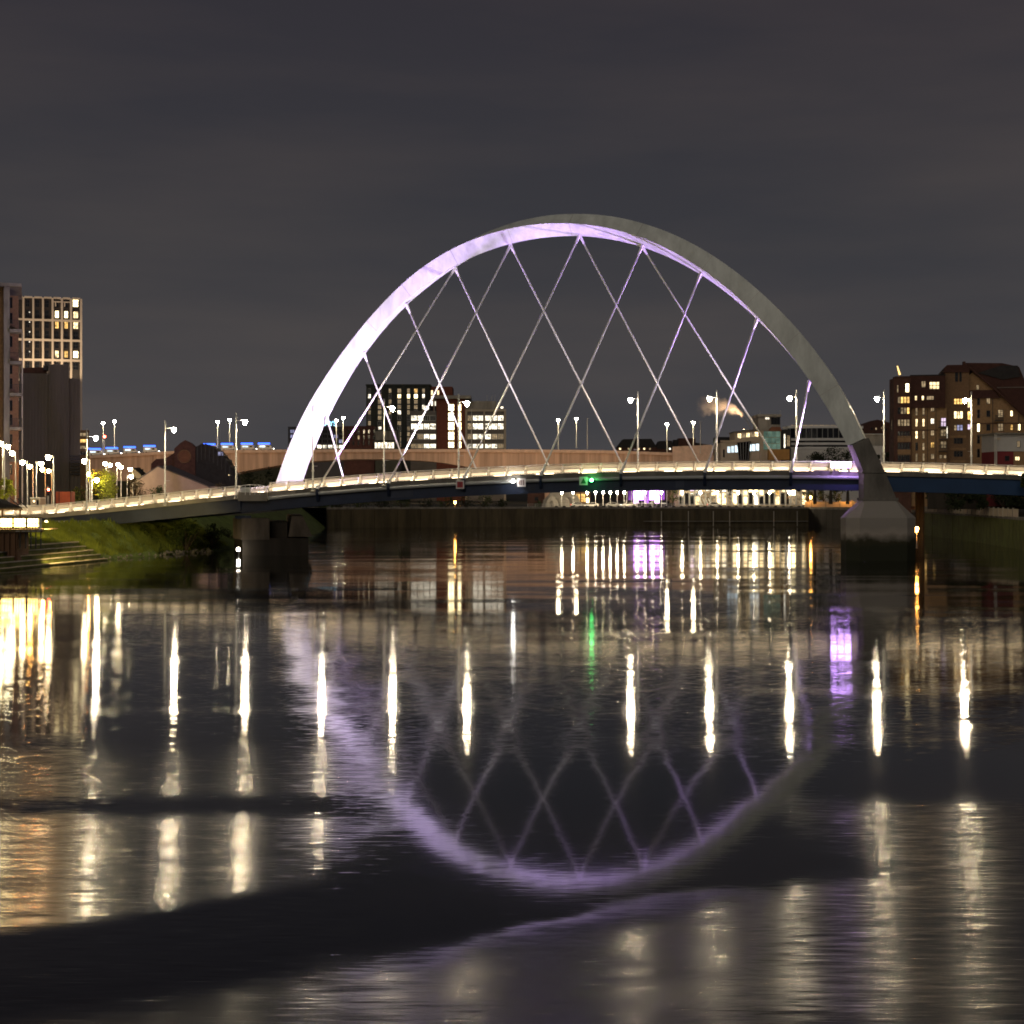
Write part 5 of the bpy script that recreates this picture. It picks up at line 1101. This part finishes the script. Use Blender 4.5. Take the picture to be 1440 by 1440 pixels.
for px, lab in ((790, 'small quay lamp between the tents'), (848, 'small quay lamp left of the middle parked car'), (868, 'small quay lamp right of the middle parked car'), (907, 'small quay lamp in the middle of the violet kiosk'), (930, 'small quay lamp at the right end of the violet kiosk'), (985, 'small quay lamp beside the deck chairs'), (1060, 'small quay lamp before the right half of the glass pavilion'), (1110, 'small quay lamp left of the orange-lit wall')):
    copy_tree(ql, (wx(px, 461), 461, GZ), 0, lab)
OL = make_lamp('quay_lamp', 'small orange lamp over the orange-lit wall beside the leg', 'street lamp', 3.2, 0, emit('sodium_lens', (1, .42, .08), 160), 'small lamps along the far quay', head=.3, finial=-.1, r=.07, clips=False); OL.location = (wx(1192, 455), 455, GZ)
copy_tree(OL, (wx(1140, 455.4), 455.4, GZ), 0, 'small orange lamp at the left end of the orange-lit wall')
copy_tree(OL, (wx(640, 462), 462, GZ - 1.5), 0, 'small warm garden lamp among the bushes below the red square sign')
copy_tree(OL, (wx(1292, 376), 376, GZ), 0, 'small orange lamp on the right quay between pier and shed')

# ================================================================== LEFT BANK: boardwalk, lamps, canopy, container
Y = 214; o = thing('boardwalk', 'raised timber boardwalk on posts at the left edge, flooded with yellow light', 'boardwalk', (wx(20, Y), Y, 3))
zb = wz(745, Y)
for i in range(24): pboxpx(o, 'plank', WOOD, -60 + i * 5.15, 744.0, -55.1 + i * 5.15, 745.4, Y, -1.2, 6)
pboxpx(o, 'edge_board', WOOD, -60, 745.6, 64, 748.2, Y, -1.3, -1.0)
for i, px in enumerate((30, 38, 45, 52, 59)): pboxpx(o, 'support_post', DARK, px, 748.4, px + 1.2, 771, Y, -.8, -.6); pboxpx(o, 'joist', CONC, px - 3, 745.8, px + 2.5, 747.4, Y, -1.5, -1.31)
for i in range(32): pboxpx(o, 'baluster', WOOD, -60 + i * 3.9, 728, -59.3 + i * 3.9, 744.2, Y, -1.15, -1.08)
for y in (727, 735): pboxpx(o, 'handrail', WOOD, -60, y, 63, y + 1.1, Y, -1.25, -1.0)
for y in (726, 736): pboxpx(o, 'end_post', WHITE, 59 + (y - 726) * .2, 729, 60 + (y - 726) * .2, 745, Y, -1.3, -1.1)
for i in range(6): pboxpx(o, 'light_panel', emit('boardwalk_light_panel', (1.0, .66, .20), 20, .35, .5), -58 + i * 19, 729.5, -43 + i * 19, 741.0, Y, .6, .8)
pboxpx(o, 'wall', mat('rusty_sheet_wall', (.14, .075, .04), .85, .35, .6, (1, 1, .2)), -60, 748.4, 27.6, 805, Y, -.9, 4)
spot(o, W(66, 733, Y - .6), W(97, 776, Y + 14), 30000, 72, (1, .74, .26)); pboxpx(o, 'grass_fill_lamp', DARK, 64.6, 730, 66.6, 734, Y, -.5, .1)  # spot and dark housing added to brighten the grass bank
for i in range(11): pboxpx(o, 'sheet_rib', _m['rusty_sheet_wall'], -57 + i * 8, 749, -55 + i * 8, 805, Y, -1.15, -.91)
Y = 222; o = thing('canopy', 'dark pitched canopy roof at the left edge above the boardwalk', 'canopy', (wx(5, Y), Y, GZ))
MB().loft([[W(-60, 694, Y + 5), W(4, 702, Y + 5), W(31, 713.5, Y), W(31, 715.6, Y), W(-60, 716, Y), W(-60, 696, Y + 5)], [W(-60, 694, Y + 8), W(4, 702, Y + 8), W(31, 713.5, Y + 8), W(31, 715.6, Y + 8), W(-60, 716, Y + 8), W(-60, 696, Y + 8)]]).build('roof', ROOFD, o)
for i in range(7): MB().tube([W(-30 + i * 9, 700.5, Y + 4.6), W(-18 + i * 9.5, 714.5, Y - .1)], .07, 5).build('roof_seam', DARK, o)
for px in (1, 26): pboxpx(o, 'post', WOOD, px, 715.8, px + 1.6, 744, Y, .3, .6)
pboxpx(o, 'fascia', WOOD, -60, 715.8, 31.5, 717.6, Y, -.2, .1)
# lamps along the left-bank road
sl0 = make_lamp('bank_road_lamp', '', 'street lamp', 9.0, 0.9, LENSS, 'lamps along the left bank road', head=.42, finial=.1, r=.11, clips=False)
SLs = [(1, 623.5, 262, 'bank road lamp highest at the left edge'), (11, 628, 268, 'bank road lamp second from the left edge'), (17, 637, 280, 'bank road lamp third from the left edge'), (31.6, 650, 285, 'bright bank road lamp left of the silo foot'),
       (42, 655.6, 305, 'bank road lamp in front of the left edge of the silo'), (58, 652, 290, 'bank road lamp before the middle of the silo, upper left'), (59.5, 660, 330, 'low bank road lamp before the middle of the silo'), (67.7, 643, 262, 'bank road lamp before the silo, tall and right of middle'),
       (68.6, 662, 340, 'small bank road lamp before the silo right of middle'), (119, 648.4, 270, 'large bright lamp at the right foot of the silo'), (124, 666.5, 300, 'small lamp beside the tallest left bridge post'), (136, 675, 295, 'small lamp buried in the lime tree'), (148, 652, 330, 'left lamp of the cluster above the lime tree'), (155, 654, 345, 'second lamp of the cluster above the lime tree'),
       (166, 653, 345, 'third lamp of the cluster above the lime tree'), (170, 657, 355, 'right lamp of the cluster above the lime tree'), (183, 659.6, 360, 'upper lamp beside the white gabled hut'), (184.6, 670, 340, 'lower lamp beside the white gabled hut')]
for i, (px, py, Y, lab) in enumerate(SLs):
    a_ = math.pi if px in (31.6, 67.7, 119) else (0.0 if i % 2 else 2.6)
    p = Vector((wx(px, Y) - .9 * math.cos(a_), Y - .9 * math.sin(a_), wz(py, Y) - 9.0 + .2))
    if i == 0: sl0.location = p; sl0.rotation_euler = (0, 0, a_); sl0['label'] = lab
    else:
        q = copy_tree(sl0, p, a_, lab)
        if px in (59.5, 124, 42, 68.6):
            for ch in q.children_recursive:
                if ch.name.startswith('lens'): ch.data = ch.data.copy(); ch.data.materials[0] = emit('sodium_bank_lens', (1.0, .42, .10), 360)
o = thing('obstruction_light', 'red warning light on a thin mast beside the left motorway lamp', 'light', (wx(147, 660), 660, wz(640, 660)))
MB().lathe([(.12, 0), (.08, wz(614, 660) - wz(640, 660))], 0, 0, 8).build('mast', GALV, o, True)
q_ = MB().lathe([(.02, -.5), (.5, -.3), (.6, 0), (.4, .4), (.02, .5)], 0, 0, 10).build('red_lens', emit('red_beacon', (1.0, .08, .04), 40), o, True); q_.location = (0, 0, wz(614, 660) - wz(640, 660))
Y = 285; o = thing('shipping_container', 'orange-red ribbed shipping container behind the left end of the bridge', 'container', (wx(90, Y), Y, GZ))
ORG = mat('container_orange', (.38, .085, .035), .7, .2, .8); pboxpx(o, 'box', ORG, 78, 691.5, 100, 712, Y, .1, 2.5)
for i in range(11): pboxpx(o, 'rib', ORG, 78.3 + i * 2, 692.5, 79.4 + i * 2, 710, Y, 0, .1)
for x in (78, 83, 99.4): pboxpx(o, 'corner_post', BRICKD, x - .4, 691, x + .6, 712, Y, -.05, .12)
Y = 282; o = thing('traffic_signal', 'traffic signal with a red aspect at the left end of the bridge', 'traffic light', (wx(67, Y), Y, GZ))
MB().tube([W(67.5, 712, Y), W(67.5, 684, Y)], .09, 8).build('pole', GALV, o); pboxpx(o, 'signal_head', DARK, 66, 687, 70.5, 697, Y, -.3, -.08)
for k, (y, nm, cc) in enumerate(((688.6, 'red', (1, .06, .03)), (691.8, 'amber', None), (695, 'green', None))):
    c_ = W(68.2, y, Y - .36); MB().lathe([(.02, -.05), (.17, 0), (.02, .05)], 0, 0, 10)
    m_ = MB(); m_.loft([[(c_.x + q * math.cos(a), c_.y + d_, c_.z + q * math.sin(a)) for a in [i * math.pi / 6 for i in range(12)]] for q, d_ in ((.18, 0), (.14, -.06))]); m_.build(nm + '_aspect', emit('signal_red', cc, 160) if cc else GLASSD, o)
r = bld('white_site_hut', 'white boxy site hut among the lamps at the left bridge end', 278, 62); pboxpx(r, 'wall', PALE, 43, 701, 56, 712, 278, 0, 3); pboxpx(r, 'roof', WHITE, 42.4, 699.6, 56.6, 701, 278, -.2, 3.2); winpx(r, 46, 703, 50, 707, 278, 'warm'); winpx(r, 51.5, 703, 54.5, 711.5, 278, 'dark', name='door')
# the white fitting low on the left pier
o = thing('pier_lamp', 'small white lamp low on the left pier just above the water', 'light', D(tpx(335), .2, 1.0))
MB().box(-.2, .2, -.1, .25, -.2, .2).build('housing', DARK, o, True); MB().lathe([(.02, -.3), (.26, -.2), (.3, 0), (.26, .2), (.02, .3)], 0, -.2, 10).build('lens', emit('pier_lamp_lens', (1, .93, .8), 50), o, True, True)
MB().tube([(0, .2, -1.4), (0, .2, .1)], .07, 6).build('stake', DARK, o, True)
o = copy_tree(OL, (wx(1289, 241.5), 241.5, 1.6), 0, 'orange lamp hanging low beside the right flank of the arch pier')

# ================================================================== STEAM from the flue of the cream building
sm = bpy.data.materials.new('steam'); sm.use_nodes = True; t = sm.node_tree; n = t.nodes.new; l = t.links.new; t.nodes.remove(t.nodes['Principled BSDF'])
vp = n('ShaderNodeVolumePrincipled'); vp.inputs['Color'].default_value = (1, .9, .8, 1); vp.inputs['Anisotropy'].default_value = 0.1
tcs = n('ShaderNodeTexCoord'); ns = n('ShaderNodeTexNoise'); ns.inputs['Scale'].default_value = .42; ns.inputs['Detail'].default_value = 5
l(tcs.outputs['Object'], ns.inputs['Vector']); ss = n('ShaderNodeSeparateXYZ'); l(tcs.outputs['Object'], ss.inputs[0])
px_, py_, pz_ = ss.outputs
def MS(v, a, b_, c_, d_):
    q = n('ShaderNodeMapRange'); q.interpolation_type = 'SMOOTHSTEP'; l(v, q.inputs[0])
    for i, x in enumerate((a, b_, c_, d_)): q.inputs[i + 1].default_value = x
    return q.outputs[0]
zax = M('MULTIPLY', M('SUBTRACT', 1.0, M('POWER', 2.718, M('MULTIPLY', px_, .30))), 7.8)       # centre line of the drifting plume
rad = M('MULTIPLY_ADD', MS(px_, -16, 0, 1, 0), 2.9, .8)
dd = M('DIVIDE', M('SQRT', M('ADD', M('POWER', M('SUBTRACT', pz_, zax), 2.0), M('POWER', py_, 2.0))), rad)
dd = M('ADD', dd, M('MULTIPLY', M('SUBTRACT', ns.outputs['Fac'], .5), 2.2))
dens = M('MULTIPLY', M('MULTIPLY', MS(dd, .15, 1.15, 1, 0), MS(px_, -19, -1, 0, 1)), .5)
l(dens, vp.inputs['Density']); l(vp.outputs[0], t.nodes['Material Output'].inputs['Volume'])
Y = 529; pm_ = MB(); rg = []
for i in range(15):
    x_ = 1.2 - 20.5 * i / 14; zc_ = 7.8 * (1 - math.exp(min(x_, 0) * .30)); q = 1.7 + 3.6 * min(1, -min(x_, 0) / 14)
    c_ = W(1056, 602, Y) + Vector((x_, 0, zc_)); rg.append([(c_.x, Y + q * math.sin(a), c_.z + q * 1.15 * math.cos(a)) for a in [k * math.pi / 6 for k in range(12)]])
pm_.loft(rg); po = pm_.build('steam_plume', sm, smooth=True)
for vv in po.data.vertices: vv.co = Vector(vv.co) - W(1056, 602, Y)
po.location = W(1056, 602, Y); tag(po, 'pale steam plume drifting left from the flue of the cream building', 'steam', kind='stuff')
r = thing('steam_fill_light', 'added warm fill light at the foot of the steam plume', 'floodlight', W(1046, 606, Y + 2)); MB().box(-.3, .3, -.2, .2, 0, .5).build('housing', DARK, r, True); MB().box(-.25, .25, -.18, .18, .51, .56).build('lens', emit('steam_fill_lens', (1, .7, .4), 20), r, True)  # added fill light with its own housing, brightens the steam
spot(r, W(1044, 604, Y + 1), W(1022, 578, Y), 34000, 80, (1, .66, .38))
